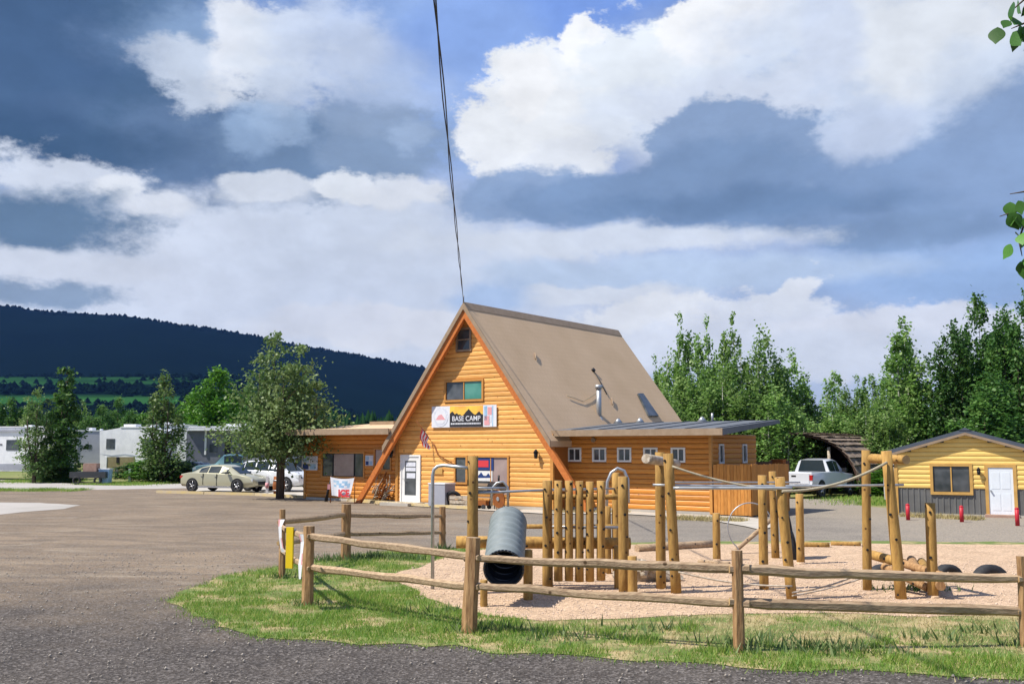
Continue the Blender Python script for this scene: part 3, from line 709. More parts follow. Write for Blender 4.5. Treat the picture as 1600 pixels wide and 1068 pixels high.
# ------------------------------------------------------------------ trees
def crown_mesh(name, seed, H, W, zb, leaders, nclump, nleaf, ls, m, limbmat, shape=1.0, low=0.25, rnd_=0.0, ex=.72, up=0.0):
    """leaders: (x, y, top fraction, width fraction)"""
    rs = np.random.RandomState(seed); cl = []; lim = []
    wts = np.array([l[2] * l[3] for l in leaders]); wts = wts / wts.sum()
    for i in range(nclump):
        L = leaders[rs.choice(len(leaders), p=wts)]
        t = rs.beta(1.15, 1.35)
        top = H * L[2]; z = zb + (top - zb) * t
        env = ((1 - t) ** ex * (1 - rnd_) + rnd_ * max(0, math.sin(math.pi * (.12 + .86 * t))) ** .6) * (low + (1 - low) * min(1, t * 4)) * W / 2 * L[3] * shape * 1.45
        env = max(env, W * .05)
        an = rs.rand() * 6.283; lob = .72 + .38 * math.sin(3 * an + seed + t * 9) * math.sin(5 * t + an)
        r = env * (rs.rand() ** .42) * lob
        c = (L[0] * W / 2 * (1 - .25 * t) + math.cos(an) * r, L[1] * W / 2 * (1 - .25 * t) + math.sin(an) * r, z)
        cl.append((c, env, t)); lim.append((c, L, r, z))
    P_ = []; cv = []
    for c, env, t in cl:
        k = int(nleaf * rs.uniform(.5, 1.5)); s = W * rs.uniform(.04, .085) * (1.1 - .5 * t)
        q = rs.randn(k, 3) * (s * (1 - .25 * up), s * (1 - .25 * up), s * (.85 + .9 * up)); q[:, 2] -= (.25 - .3 * up) * np.hypot(q[:, 0], q[:, 1])
        P_.append(q + c); cv.append(np.full(k, rs.rand()))
    P_ = np.concatenate(P_); cv = np.concatenate(cv); n = len(P_)
    P_[:, 2] = np.maximum(P_[:, 2], .15)
    # random oriented diamond leaves
    nr = rs.randn(n, 3) * (.75, .75, .55) + (0, 0, .85); nr /= np.linalg.norm(nr, axis=1, keepdims=True)
    u = np.cross(nr, rs.randn(n, 3)); u /= np.linalg.norm(u, axis=1, keepdims=True); v = np.cross(nr, u)
    s = ls * (.55 + .9 * rs.rand(n, 1))
    V = np.empty((n * 4, 3)); V[0::4] = P_ - u * s * .62; V[1::4] = P_ + v * s * .42; V[2::4] = P_ + u * s * .62; V[3::4] = P_ - v * s * .42
    rn = np.clip(.55 * cv + .45 * rs.rand(n), 0, 1)
    crown = np_mesh(name + '_crown', V, np.arange(n * 4).reshape(n, 4), [m], rn, k=4)
    b = MB()
    for L in leaders[:6]:
        x, y = L[0] * W / 2, L[1] * W / 2; tp = H * L[2]
        b.tube([(x * .05, y * .05, -.1), (x * .06, y * .06, zb * .8 + .1), (x * .8, y * .8, zb + (tp - zb) * .5), (x * .8, y * .8, tp * .88)], [H * .014 + .02, H * .011 + .015, H * .006, .01], 7)
    for c, L, r, z in lim[::max(1, len(lim) // 42)]:
        x, y = L[0] * W / 2 * .8, L[1] * W / 2 * .8; z0 = max(zb * .7, z - r * .9)
        b.tube([(x, y, z0), ((x + c[0]) / 2, (y + c[1]) / 2, (z0 + z) / 2 + .05), c], [H * .005, H * .0035, .008], 4)
    trunk = b.mesh(name + '_trunk', limbmat)
    return crown, trunk, H
A1 = [(0, 0, 1, .55), (.5, .2, .8, .45), (-.5, -.1, .84, .45), (.1, -.5, .7, .5), (-.2, .45, .78, .45)]
A2 = [(0, 0, 1, .5), (-.55, 0, .92, .4), (.5, -.2, .88, .42), (.2, .4, .75, .5), (-.1, -.4, .7, .5), (.75, .1, .66, .4)]
A3 = [(0, 0, 1, .75), (.2, .1, .85, .6), (-.25, -.1, .8, .6)]
A4 = [(0, 0, 1, .95)]
A5 = [(-.18, 0, 1, .62), (.35, .1, .97, .62), (-.5, -.1, .86, .6), (.85, -.35, .72, .55), (.15, -.55, .8, .7), (0, .4, .78, .7), (-.2, -.3, .6, .9), (.3, .2, .6, .9)]
V_ = {}
V_['a1'] = crown_mesh('a1', 11, 10, 5.2, .8, A1, 330, 36, .19, MT['leaf_a'], MT['bark_aspen'], 1.0, .85, .8, .6, 1)
V_['a2'] = crown_mesh('a2', 12, 10, 6.0, .7, A2, 360, 36, .19, MT['leaf_a'], MT['bark_aspen'], 1.0, .85, .8, .6, 1)
V_['a3'] = crown_mesh('a3', 13, 10, 4.2, 1.0, A2, 270, 32, .18, MT['leaf_a'], MT['bark_aspen'], 1.0, .8, .5, .7, 1)
V_['sparse'] = crown_mesh('sparse', 14, 10, 3.6, 1.8, A2, 130, 26, .18, MT['leaf_a'], MT['bark_aspen'], 1.0, .6, .4, .7, 1)
V_['tall'] = crown_mesh('tall', 15, 12, 5.2, 2.0, A2, 330, 34, .20, MT['leaf_a'], MT['bark_aspen'], 1.1, .6, .5, .6, .6)
V_['dark'] = crown_mesh('dark', 16, 12, 6.5, 1.0, A1, 430, 38, .21, MT['leaf_d'], MT['bark_dark'], 1.15, .8, .6, .6, .6)
V_['dark2'] = crown_mesh('dark2', 17, 12, 6.0, 1.0, A2, 430, 38, .21, MT['leaf_d'], MT['bark_dark'], 1.15, .8, .6, .6, .6)
V_['big'] = crown_mesh('big', 18, 8.5, 5.9, 2.3, A5, 400, 40, .15, MT['leaf_b'], MT['bark_dark'], .82, .75, .8)
V_['olive'] = crown_mesh('olive', 19, 8.0, 3.6, .9, A2, 170, 32, .15, MT['leaf_e'], MT['bark_dark'], 1.15, .6, .5)
V_['darkthin'] = crown_mesh('darkthin', 20, 8.0, 3.0, 1.0, A3, 190, 32, .17, MT['leaf_d'], MT['bark_dark'], 1.2, .6, .5)
V_['bright'] = crown_mesh('bright', 21, 10, 7.0, 1.0, A1, 380, 36, .24, MT['leaf_c'], MT['bark_dark'], 1.15, .7, .6)
V_['cone'] = crown_mesh('cone', 22, 8.0, 4.0, .5, A1, 190, 32, .16, MT['leaf_e'], MT['bark_dark'], 1.1, .8, .5, .6, .5)
NAMES = {'a1': 'aspen_tree', 'a2': 'aspen_tree', 'a3': 'aspen_tree', 'sparse': 'aspen_tree', 'tall': 'aspen_tree', 'dark': 'broadleaf_tree', 'dark2': 'broadleaf_tree',
         'big': 'broadleaf_tree', 'olive': 'broadleaf_tree', 'darkthin': 'broadleaf_tree', 'bright': 'broadleaf_tree', 'cone': 'broadleaf_tree'}
def tree(v, px, top, depth, label, group=None, wpx=None, rz=None, z=0.0, cat='tree'):
    crown, trunk, H = V_[v]
    p = P(px, top, depth); h = p.z - z; s = h / H
    e = empty(NAMES[v], (p.x, depth, z), rz if rz is not None else random.uniform(0, 6.28), label=label, cat=cat, group=group)
    w0 = {'a1': 5.2, 'a2': 6.0, 'a3': 4.2, 'sparse': 3.6, 'tall': 5.2, 'dark': 6.5, 'dark2': 6, 'big': 5.9, 'olive': 3.6, 'darkthin': 3, 'bright': 7, 'cone': 4}[v]
    sw = s if wpx is None else (wpx / 1600 * depth) / w0
    e.scale = (sw, sw, s)
    for nm, me in (('crown', crown), ('trunk', trunk)):
        o = bpy.data.objects.new(nm, me); C.objects.link(o); o.parent = e
    return e
ORD = ['first', 'second', 'third', 'fourth', 'fifth', 'sixth', 'seventh', 'eighth', 'ninth', 'tenth', 'eleventh', 'twelfth', 'thirteenth', 'fourteenth', 'fifteenth', 'sixteenth', 'seventeenth', 'eighteenth', 'nineteenth', 'twentieth']
tree('big', 443, 522, 49.4, 'broad grey green tree with a round crown standing over the two parked cars', wpx=172, rz=0.0)
tree('cone', 258, 583, 72, 'pointed bushy tree between the white fifth wheel trailer and the dark trailer', wpx=92)
tree('olive', 60, 604, 72, 'small leafy tree before the white trailer, left one of the close pair', wpx=66)
tree('darkthin', 104, 572, 73, 'taller dark tree before the trailers, right one of the close pair', wpx=72)
tree('bright', 345, 574, 108, 'bright green tree rising behind the dark trailer', wpx=120)
tree('bright', 300, 612, 118, 'low bright green tree behind the pointed tree and the trailers', wpx=90)
GL = 'trees standing behind the trailers'
for i, (px, top, d, v, w) in enumerate([(-20, 605, 120, 'dark', 90), (18, 622, 110, 'dark2', 70), (48, 632, 126, 'dark', 70), (90, 640, 118, 'dark2', 60), (128, 628, 130, 'a1', 60), (158, 634, 122, 'dark', 74),
                                    (185, 622, 140, 'dark', 66), (205, 640, 128, 'dark2', 60), (226, 645, 118, 'bright', 60), (390, 600, 122, 'dark', 80), (470, 630, 125, 'dark', 70)]):
    tree(v, px, top, d, f'{ORD[i]} from the left of the darker trees in the row behind the trailers', GL, wpx=w)
GR = 'aspen trees behind the lodge and the shelter'
rt = [(1022, 562, 66, 'a3', 44), (1060, 498, 64, 'a3', 62), (1082, 560, 60, 'a1', 80), (1106, 503, 66, 'a3', 58), (1146, 496, 64, 'a3', 66), (1128, 575, 58, 'a1', 90), (1194, 524, 64, 'a2', 84),
      (1170, 590, 57, 'a1', 90), (1232, 550, 66, 'a1', 76), (1215, 612, 56, 'a2', 90), (1262, 590, 66, 'a3', 50), (1303, 566, 68, 'sparse', 56), (1337, 592, 66, 'a3', 54), (1362, 572, 70, 'sparse', 50), (1352, 628, 60, 'a1', 70), (1300, 632, 62, 'a1', 70)]
rt += [(1040, 610, 58, 'a2', 70), (1255, 640, 58, 'a1', 60), (1320, 610, 66, 'a2', 60), (1385, 585, 62, 'a2', 60)]
for i, (px, top, d, v, w) in enumerate(sorted(rt)):
    tree(v, px, top, d, f'{ORD[i]} from the left of the green aspens between the lodge roof and the yellow cabin', GR, wpx=w * 1.4)
tree('tall', 1412, 496, 60, 'tall slender aspen with pale trunk directly left of the cabin roof', wpx=120)
GD = 'dark trees behind the yellow cabin'
for i, (px, top, d, v, w) in enumerate([(1382, 630, 56, 'a1', 70), (1448, 600, 60, 'dark', 80), (1488, 505, 58, 'dark2', 90), (1528, 466, 60, 'dark', 100), (1566, 482, 57, 'dark2', 90), (1604, 455, 59, 'dark', 110), (1545, 585, 54, 'dark2', 120), (1650, 470, 56, 'dark', 110), (1700, 520, 56, 'dark2', 110)]):
    tree(v, px, top, d, f'{ORD[i]} from the left of the trees crowded behind the yellow cabin', GD, wpx=w * 1.3)
# shrubs
def shrub(px, py, w, h, v, label):
    p = G(px, py); crown, trunk, H = V_[v]
    e = empty('shrub', (p.x, p.y, 0), random.uniform(0, 6), label=label, cat='shrub')
    w0 = 5.0
    e.scale = (w / w0, w / w0, h / H)
    for nm, me in (('foliage', crown), ('stem', trunk)):
        o = bpy.data.objects.new(nm, me); C.objects.link(o); o.parent = e
shrub(68, 751, 3.6, 2.6, 'olive', 'leafy green shrub at the foot of the left pair of trees')
shrub(96, 753, 3.0, 1.3, 'dark', 'dark low shrub under the taller tree of the left pair')
shrub(240, 752, 4.6, 2.0, 'bright', 'green shrub at the left foot of the pointed tree')
shrub(272, 753, 4.0, 1.6, 'dark', 'dark shrub at the right foot of the pointed tree by the sedan')
shrub(1390, 773, 3.4, 1.3, 'bright', 'low green bank of shrubs left of the yellow cabin')
shrub(1192, 763, 4.2, 4.6, 'dark', 'dark bush behind the right corner of the lodge')

# ------------------------------------------------------------------ lodge (A frame with two wings)
LR = math.atan2(-.59, .81)
LO = Vector((-1.95, 42.1, 0))
lodge = empty('lodge', LO, LR, label='orange log sided A frame lodge with tan roof and low wings on both sides', cat='lodge')
ML = Matrix.Translation(LO) @ Matrix.Rotation(LR, 4, 'Z'); MLI = ML.inverted()
Gg = G
def L(px, py, yp):
    """pixel to (x, z) on the lodge-local plane y=yp"""
    o = MLI @ Vector((0, 0, CAM_H)); d = (MLI.to_3x3() @ ray(px, py)); t = (yp - o.y) / d.y
    q = o + d * t; return q.x, q.z
APEX, SL = 8.3, 8.3 / 6.25
WY = 0.45
def rect(px0, py0, px1, py1, yp):
    x0, _ = L(px0, (py0 + py1) / 2, yp); x1, _ = L(px1, (py0 + py1) / 2, yp); _, z1 = L((px0 + px1) / 2, py0, yp); _, z0 = L((px0 + px1) / 2, py1, yp)
    return [x0, x1, z0, z1]
def siding(parent, m, axis, plane, sgn, xl, xr, z0, z1, holes, pitch=.19, depth=.05, name='siding_log'):
    z = z0; prof = [(0, .0), (.5, .04), (.85, .18), (1, .5), (.85, .82), (.5, .96), (0, 1.0)]
    while z < z1 - .02:
        p = min(pitch, z1 - z); zc = z + p / 2
        a, b_ = xl(zc), xr(zc)
        iv = [(a, b_)]
        for hx0, hx1, hz0, hz1 in holes:
            if z + p * .6 > hz0 and z + p * .4 < hz1:
                nv = []
                for s, e in iv:
                    if hx1 <= s or hx0 >= e: nv.append((s, e)); continue
                    if hx0 > s: nv.append((s, hx0))
                    if hx1 < e: nv.append((hx1, e))
                iv = nv
        for s, e in iv:
            if e - s < .04: continue
            jt = random.uniform(-.002, .002)
            mb = MB(); vs = []
            for end in (0, 1):
                for d, t in prof:
                    zz = z + t * p
                    xx = (max(s, xl(zz)) if end == 0 else min(e, xr(zz)))
                    off = plane + sgn * (d * depth + jt)
                    vs.append((xx, off, zz) if axis == 'x' else (off, xx, zz))
            n = len(prof)
            fs = [(i, i + 1, n + i + 1, n + i) for i in range(n - 1)] + [tuple(range(n)), tuple(range(2 * n - 1, n - 1, -1)), (0, n, 2 * n - 1, n - 1)]
            mb.add(vs, fs, 0, False); mb.build(name, m, parent)
        z += pitch
def window(parent, r, plane, frame_m, panes, div='v', fw=.07, sgn=-1, name='window', axis='x', ft=.075, sill=False, rows=1):
    x0, x1, z0, z1 = r
    def bx(mb, a, b_, y0, y1, c, d, mi=0):
        if axis == 'x': mb.box(a, b_, y0, y1, c, d, mi)
        else: mb.box(y0, y1, a, b_, c, d, mi)
    f = MB(); ya, yb = sorted((plane, plane + sgn * ft))
    bx(f, x0 - fw, x0, ya, yb, z0 - fw, z1 + fw); bx(f, x1, x1 + fw, ya, yb, z0 - fw, z1 + fw)
    bx(f, x0, x1, ya, yb, z1, z1 + fw); bx(f, x0, x1, ya, yb, z0 - fw, z0)
    fo = f.build(name, frame_m, parent)
    n = len(panes); yc, yd = sorted((plane + sgn * .012, plane + sgn * .022))
    for i, pm in enumerate(panes):
        if rows > 1: a, b_, c, d = x0, x1, z0 + (z1 - z0) * i / n, z0 + (z1 - z0) * (i + 1) / n
        else: a, b_, c, d = x0 + (x1 - x0) * i / n, x0 + (x1 - x0) * (i + 1) / n, z0, z1
        g_ = MB(); bx(g_, a + .015, b_ - .015, yc, yd, c + .015, d - .015); g_.build('pane', pm, fo)
        if i:
            s = MB(); ye, yf = sorted((plane + sgn * .005, plane + sgn * .05))
            if rows > 1: bx(s, x0, x1, ye, yf, c - .022, c + .022)
            else: bx(s, a - .022, a + .022, ye, yf, z0, z1)
            s.build('mullion', frame_m, fo)
    return fo
def build_lodge():
    hw = 4.12
    sx = lambda z: min(hw, (APEX - .12 - z) / SL)
    gw = {'attic': rect(716, 515, 735, 546, WY), 'upper': rect(698, 596, 754, 624, WY), 'door': rect(629, 713, 656, 781, WY),
          'narrow': rect(713, 714, 729, 753, WY), 'big': rect(742, 714, 794, 772, WY)}
    gw['door'][2] = .12
    # core body behind siding
    b = MB(); b.prism([(-hw, 0), (hw, 0), (hw, APEX - .12 - SL * hw), (0, APEX - .12), (-hw, APEX - .12 - SL * hw)], 'y', WY, 12.0); b.build('wall', MT['wall'], lodge)
    fr = {k: .09 for k in gw}
    holes = [(v[0] - .085, v[1] + .085, v[2] - .04, v[3] + .04) for v in gw.values()]
    siding(lodge, MT['log'], 'x', WY, -1, lambda z: -sx(z), lambda z: sx(z), .12, APEX - .3, holes, depth=.036)
    base = MB(); base.box(-hw, hw, WY - .04, WY, 0, .12); base.build('foundation', MT['concrete'], lodge)
    for s in (-1, 1):
        c = MB(); c.box(s * hw - (.14 if s > 0 else -.0), s * hw + (.0 if s > 0 else .14), WY - .09, WY - .052, .05, 2.95) ; c.build('corner_board', MT['trim'], lodge)
    window(lodge, gw['attic'], WY, MT['fascia'], [MT['glass'], MT['glass']], rows=2, fw=.08)
    t = MB(); x0, x1, z0, z1 = gw['attic']
    window(lodge, gw['upper'], WY, MT['trim'], [MT['glass'], MT['glass_teal']], fw=.09, name='window')
    window(lodge, gw['narrow'], WY, MT['trim'], [MT['glass']], fw=.08)
    window(lodge, gw['big'], WY, MT['trim'], [MT['glass'], MT['glass_pink']], fw=.08)
    # door
    x0, x1, z0, z1 = gw['door']
    d = MB(); d.box(x0 - .08, x0, WY - .08, WY, z0, z1 + .08); d.box(x1, x1 + .08, WY - .08, WY, z0, z1 + .08); d.box(x0, x1, WY - .08, WY, z1, z1 + .08)
    dr = MB(); w = .17
    dr.box(x0, x0 + w, WY - .05, WY - .01, z0, z1); dr.box(x1 - w, x1, WY - .05, WY - .01, z0, z1); dr.box(x0 + w, x1 - w, WY - .05, WY - .01, z1 - .18, z1); dr.box(x0 + w, x1 - w, WY - .05, WY - .01, z0, z0 + .28)
    do = dr.build('door', MT['white'], lodge); do['label'] = 'white glazed entrance door with paper notices'
    d.build('door_frame', MT['white'], do)
    gl = MB(); gl.box(x0 + w, x1 - w, WY - .03, WY - .015, z0 + .28, z1 - .18); gl.build('pane', MT['glass'], do)
    hn = MB(); hn.tube([(x0 + .12, WY - .07, z0 + .98), (x0 + .12, WY - .12, z0 + .98), (x0 + .24, WY - .12, z0 + .98)], .015, 6); hn.build('handle', MT['galv'], do)
    nt_ = MB(); nt_.box(x0 + w + .05, x1 - w - .05, WY - .038, WY - .031, z1 - .42, z1 - .24); nt_.box(x0 + w + .05, x1 - w - .04, WY - .038, WY - .031, z1 - .62, z1 - .46); nt_.box(x0 + w + .1, x1 - w - .06, WY - .038, WY - .031, z1 - .92, z1 - .70)
    nt_.build('notice', MT['ban_seal'], do)
    st = MB(); st.box(x0 - .3, x1 + .3, WY - 1.1, WY - .04, 0, .12); st.build('doorstep', MT['concrete'], lodge)
    # posters in the big window
    x0, x1, z0, z1 = rect(744, 715, 772, 771, WY); zm = L(760, 734, WY)[1]; zl = L(760, 751, WY)[1]
    a = MB(); a.box(x0, x1, WY - .045, WY - .035, zm, z1); po = a.build('window_poster', MT['ban_navy'], lodge); po['label'] = 'navy and red poster in the big front window'
    a = MB(); a.box(x0 + .1, x1 - .25, WY - .052, WY - .046, zm + .12, z1 - .1); a.build('red_panel', MT['ban_red'], po)
    a = MB(); a.box(x0, x1 - .05, WY - .045, WY - .035, zl, zm - .03); po = a.build('window_poster', MT['white'], lodge); po['label'] = 'white poster with blue mountain drawing in the big front window'
    a = MB(); W_ = x1 - x0; zz = zl + .10
    a.add([(x0 + W_ * u, WY - .05, zz + v) for u, v in [(.05, .05), (.22, .16), (.32, .26), (.45, .12), (.6, .11), (.72, .22), (.86, .08), (.86, .04), (.05, .02)]], [tuple(range(9))]); a.build('mountain_drawing', MT['ban_navy'], po)
    # rafters: orange beams to the ground
    for s in (-1, 1):
        m = MB(); d = Vector((s * 1, 0, -SL)).normalized(); nn = Vector((d.z * -s, 0, 0))
        def ln(off): return [(0, APEX - off), (s * (APEX - off) / SL, 0), ]
        o1, o2 = .16, .55
        poly = [(0, APEX - o1), (s * (APEX - o1 + .05) / SL, -.05), (s * (APEX - o2 + .05) / SL, -.05), (0, APEX - o2)]
        m.prism(poly, 'y', -.06, .10); m.build('rafter_beam', MT['beam'], lodge)
        m = MB(); x4 = 4.45 if s < 0 else 4.28; poly = [(0, APEX + .07), (s * x4, APEX + .07 - SL * x4), (s * x4, APEX - .16 - SL * x4), (0, APEX - .16)]
        m.prism(poly, 'y', -.08, 12.6); r_ = m.build('roof', MT['shingle'], lodge)
        m = MB(); poly = [(0, APEX + .10), (s * (x4 + .02), APEX + .10 - SL * x4), (s * (x4 + .02), APEX - .17 - SL * x4), (0, APEX - .17)]
        m.prism(poly, 'y', -.13, -.083); m.build('rake_trim', MT['fascia'], r_)
        if s > 0:
            # roof fittings
            m = MB(); xs = lambda z: (APEX + .07 - z) / SL
            # skylight on the right slope
            def on(y, z, off=0.0):
                n_ = Vector((SL, 0, 1)).normalized(); p = Vector((xs(z), y, z)); return p + n_ * off
            def slope_pt(px, py):
                o = MLI @ Vector((0, 0, CAM_H)); d = MLI.to_3x3() @ ray(px, py)
                n_ = Vector((SL, 0, 1)); t = (APEX + .07 - n_.dot(o)) / n_.dot(d); return o + d * t
            a_, b_, c_, d_ = slope_pt(995, 616), slope_pt(1003, 616), slope_pt(1027, 651), slope_pt(1012, 651)
            n_ = Vector((SL, 0, 1)).normalized()
            q = [a_, b_, c_, d_]; m.add([p + n_ * .01 for p in q] + [p + n_ * .10 for p in q], [(0, 1, 5, 4), (1, 2, 6, 5), (2, 3, 7, 6), (3, 0, 4, 7), (4, 5, 6, 7)])
            sk_ = m.build('skylight', MT['glass'], r_)
            for (pa, pb, rr, mm) in [((925, 577), (947, 617), .022, 'black'), ((885, 619), (910, 628), .015, 'rope'), ((910, 628), (930, 616), .015, 'rope'), ((955, 623), (956, 633), .03, 'fascia'), ((835, 552), (836, 562), .03, 'fascia')]:
                u, v = slope_pt(*pa), slope_pt(*pb); k = MB(); k.tube([u + n_ * .05, (u + v) / 2 + n_ * .06, v + n_ * .05], rr, 6); k.build('roof_cable', MT[mm], r_)
            k = MB(); u = slope_pt(926, 579); k.disc(u + n_ * .06, n_, .09, .1, 10); k.build('roof_vent', MT['black'], r_)
        # exposed purlin ends / underside boards
    k = MB(); k.prism([(-.22, APEX - .19), (.22, APEX - .19), (0, APEX + .13)], 'y', -.1, 12.6); k.build('ridge_cap', MT['fascia'], lodge)
    # ---- right wing
    y1, xr, hgt = 1.5, 10.2, 2.92
    b = MB(); b.box(4.12, xr, y1, 5.6, 0, hgt); b.build('wall', MT['wall'], lodge)
    sw = [rect(a, 703, a + 17, 718, y1) for a in (890, 929, 968, 1009, 1052)]
    zt, zb_ = 2.36, 1.97
    for r in sw: r[2], r[3] = zb_ - .02, zt
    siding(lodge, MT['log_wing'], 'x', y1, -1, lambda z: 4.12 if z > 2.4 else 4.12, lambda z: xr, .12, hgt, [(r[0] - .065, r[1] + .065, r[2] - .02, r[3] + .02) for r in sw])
    for r in sw: window(lodge, r, y1, MT['white'], [MT['glass'], MT['ban_seal'] if False else MT['glass']], fw=.07)
    ss = [(2.2, 2.5, 1.9, 2.5), (4.3, 4.6, 1.9, 2.5)]
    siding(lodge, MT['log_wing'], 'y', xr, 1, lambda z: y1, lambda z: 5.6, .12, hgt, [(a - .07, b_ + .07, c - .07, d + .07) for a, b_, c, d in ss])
    for r in ss: window(lodge, r, xr, MT['white'], [MT['glass']], sgn=1, axis='y', fw=.06)
    k = MB(); k.box(xr - .02, xr + .09, y1 - .09, y1 + .06, .05, hgt); k.build('corner_board', MT['trim'], lodge)
    k = MB(); k.box(4.1, xr + .05, y1 - .04, y1 + .0, 0, .12); k.build('foundation', MT['concrete'], lodge)
    # wing roof: slab rising to the back
    k = MB(); k.prism([(.45, 2.94), (.45, 3.09), (5.75, 3.50), (5.75, 3.38)], 'x', 4.0, 11.15); rf = k.build('roof', MT['metal_roof'], lodge); rf['label'] = 'low dark grey metal roof of the right wing'
    k = MB(); k.box(4.0, 11.19, .40, .449, 2.86, 3.10); k.build('fascia_board', MT['fascia'], rf)
    k = MB(); k.prism([(.45, 2.86), (.45, 3.10), (5.75, 3.51), (5.75, 3.37)], 'x', 11.151, 11.19); k.build('fascia_board', MT['metal_roof'], rf)
    for xx in np.arange(4.9, 11.1, 1.2):
        k = MB(); k.prism([(.46, 3.09), (.46, 3.12), (5.73, 3.53), (5.73, 3.50)], 'x', xx, xx + .03); k.build('roof_seam', MT['metal_roof'], rf)
    def roofz(y): return 3.09 + (y - .45) * .0774
    x_, z_ = L(936, 655, 5.0); k = MB(); k.tube([(x_, 5, roofz(5) - .05), (x_, 5, L(935, 604, 5)[1])], .11, 12); k.tube([(x_, 5, L(935, 607, 5)[1]), (x_, 5, L(935, 601, 5)[1])], .16, 12); k.tube([(x_, 5, roofz(5)), (x_, 5, roofz(5) + .3)], [.28, .12], 12)
    k.build('flue_pipe', MT['galv'], lodge)
    for px in (912, 966, 1000, 1097):
        x_, _ = L(px, 655, 5.6); k = MB(); k.tube([(x_, 5.6, roofz(5.6) - .02), (x_, 5.6, roofz(5.6) + .2)], [.22, .04], 10); k.build('roof_vent', MT['galv'], rf)
    x_, _ = L(1113, 655, 5.6); k = MB(); k.tube([(x_, 5.6, roofz(5.6) - .02), (x_, 5.6, roofz(5.6) + .33)], .05, 8); k.build('roof_vent', MT['galv'], rf)
    # soffit lamp
    x_, z_ = L(927, 687, y1 - .1); k = MB(); k.disc((x_, y1 - .1, z_), (0, 1, 0), .09, .08, 10); k.build('soffit_lamp', MT['fascia'], lodge)
    # ---- left wing
    yl, xlft, hl = .95, -10.35, 3.05
    b = MB(); b.box(xlft, -4.12, yl, 6.2, 0, hl); b.build('wall', MT['wall'], lodge)
    w1 = rect(505, 708, 569, 744, yl); w2 = rect(587, 702, 611, 733, yl)
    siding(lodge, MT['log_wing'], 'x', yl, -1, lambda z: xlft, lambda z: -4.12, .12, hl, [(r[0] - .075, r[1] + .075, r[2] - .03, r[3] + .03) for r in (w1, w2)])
    wo = window(lodge, w1, yl, MT['trim'], [MT['glass']], fw=.08)
    x0, x1, z0, z1 = w1
    for (a, b_, mm) in ((.03, .24, 'glass'), (.28, .76, 'glass_pink'), (.80, .97, 'glass')):
        k = MB(); k.box(x0 + (x1 - x0) * a, x0 + (x1 - x0) * b_, yl - .03, yl - .024, z0 + .03, z1 - .03); k.build('pane', MT[mm], wo)
    for a in (.26, .78):
        k = MB(); k.box(x0 + (x1 - x0) * a - .03, x0 + (x1 - x0) * a + .03, yl - .05, yl - .01, z0, z1); k.build('mullion', MT['black'], wo)
    window(lodge, w2, yl, MT['trim'], [MT['glass_pink'], MT['glass']], fw=.07)
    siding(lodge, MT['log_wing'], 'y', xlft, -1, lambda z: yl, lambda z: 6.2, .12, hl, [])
    k = MB(); k.box(xlft - .09, xlft + .05, yl - .09, yl + .05, .05, hl); k.build('corner_board', MT['trim'], lodge)
    k = MB(); k.box(xlft, -4.12, yl - .04, yl, 0, .12); k.build('foundation', MT['concrete'], lodge)
    k = MB(); k.prism([(-.2, 3.08), (-.2, 3.24), (6.8, 3.74), (6.8, 3.58)], 'x', -10.5, -4.0); rf = k.build('roof', MT['shingle'], lodge); rf['label'] = 'low tan roof of the left wing'
    k = MB(); k.box(-10.54, -4.0, -.25, -.201, 3.0, 3.26); k.build('fascia_board', MT['fascia'], rf)
    k = MB(); k.box(-9.4, -7.8, 4.2, 4.8, 3.4, 3.72); k.build('roof_box', MT['fascia'], rf)
    # lanterns
    for px, py in ((613, 702), (839, 702)):
        x_, z_ = L(px, py, WY - .12); k = MB()
        k.tube([(x_, WY - .05, z_ - .1), (x_, WY - .2, z_ - .02), (x_, WY - .2, z_ - .12)], .02, 6)
        k.tube([(x_, WY - .2, z_ - .35), (x_, WY - .2, z_ - .12)], [.06, .09], 6); k.tube([(x_, WY - .2, z_ - .12), (x_, WY - .2, z_ + .02)], [.11, .02], 6)
        k.build('wall_lantern', MT['black'], lodge)
    # conduit on gable: the service cable drop
    k = MB(); a = L(676, 690, WY - .1); b_ = L(684, 710, WY - .1); c = L(711, 726, WY - .1)
    k.tube([(a[0], WY - .1, a[1]), (b_[0], WY - .1, b_[1]), (c[0], WY - .1, c[1])], .022, 6); k.build('service_cable', MT['brown_wood'], lodge)
build_lodge()

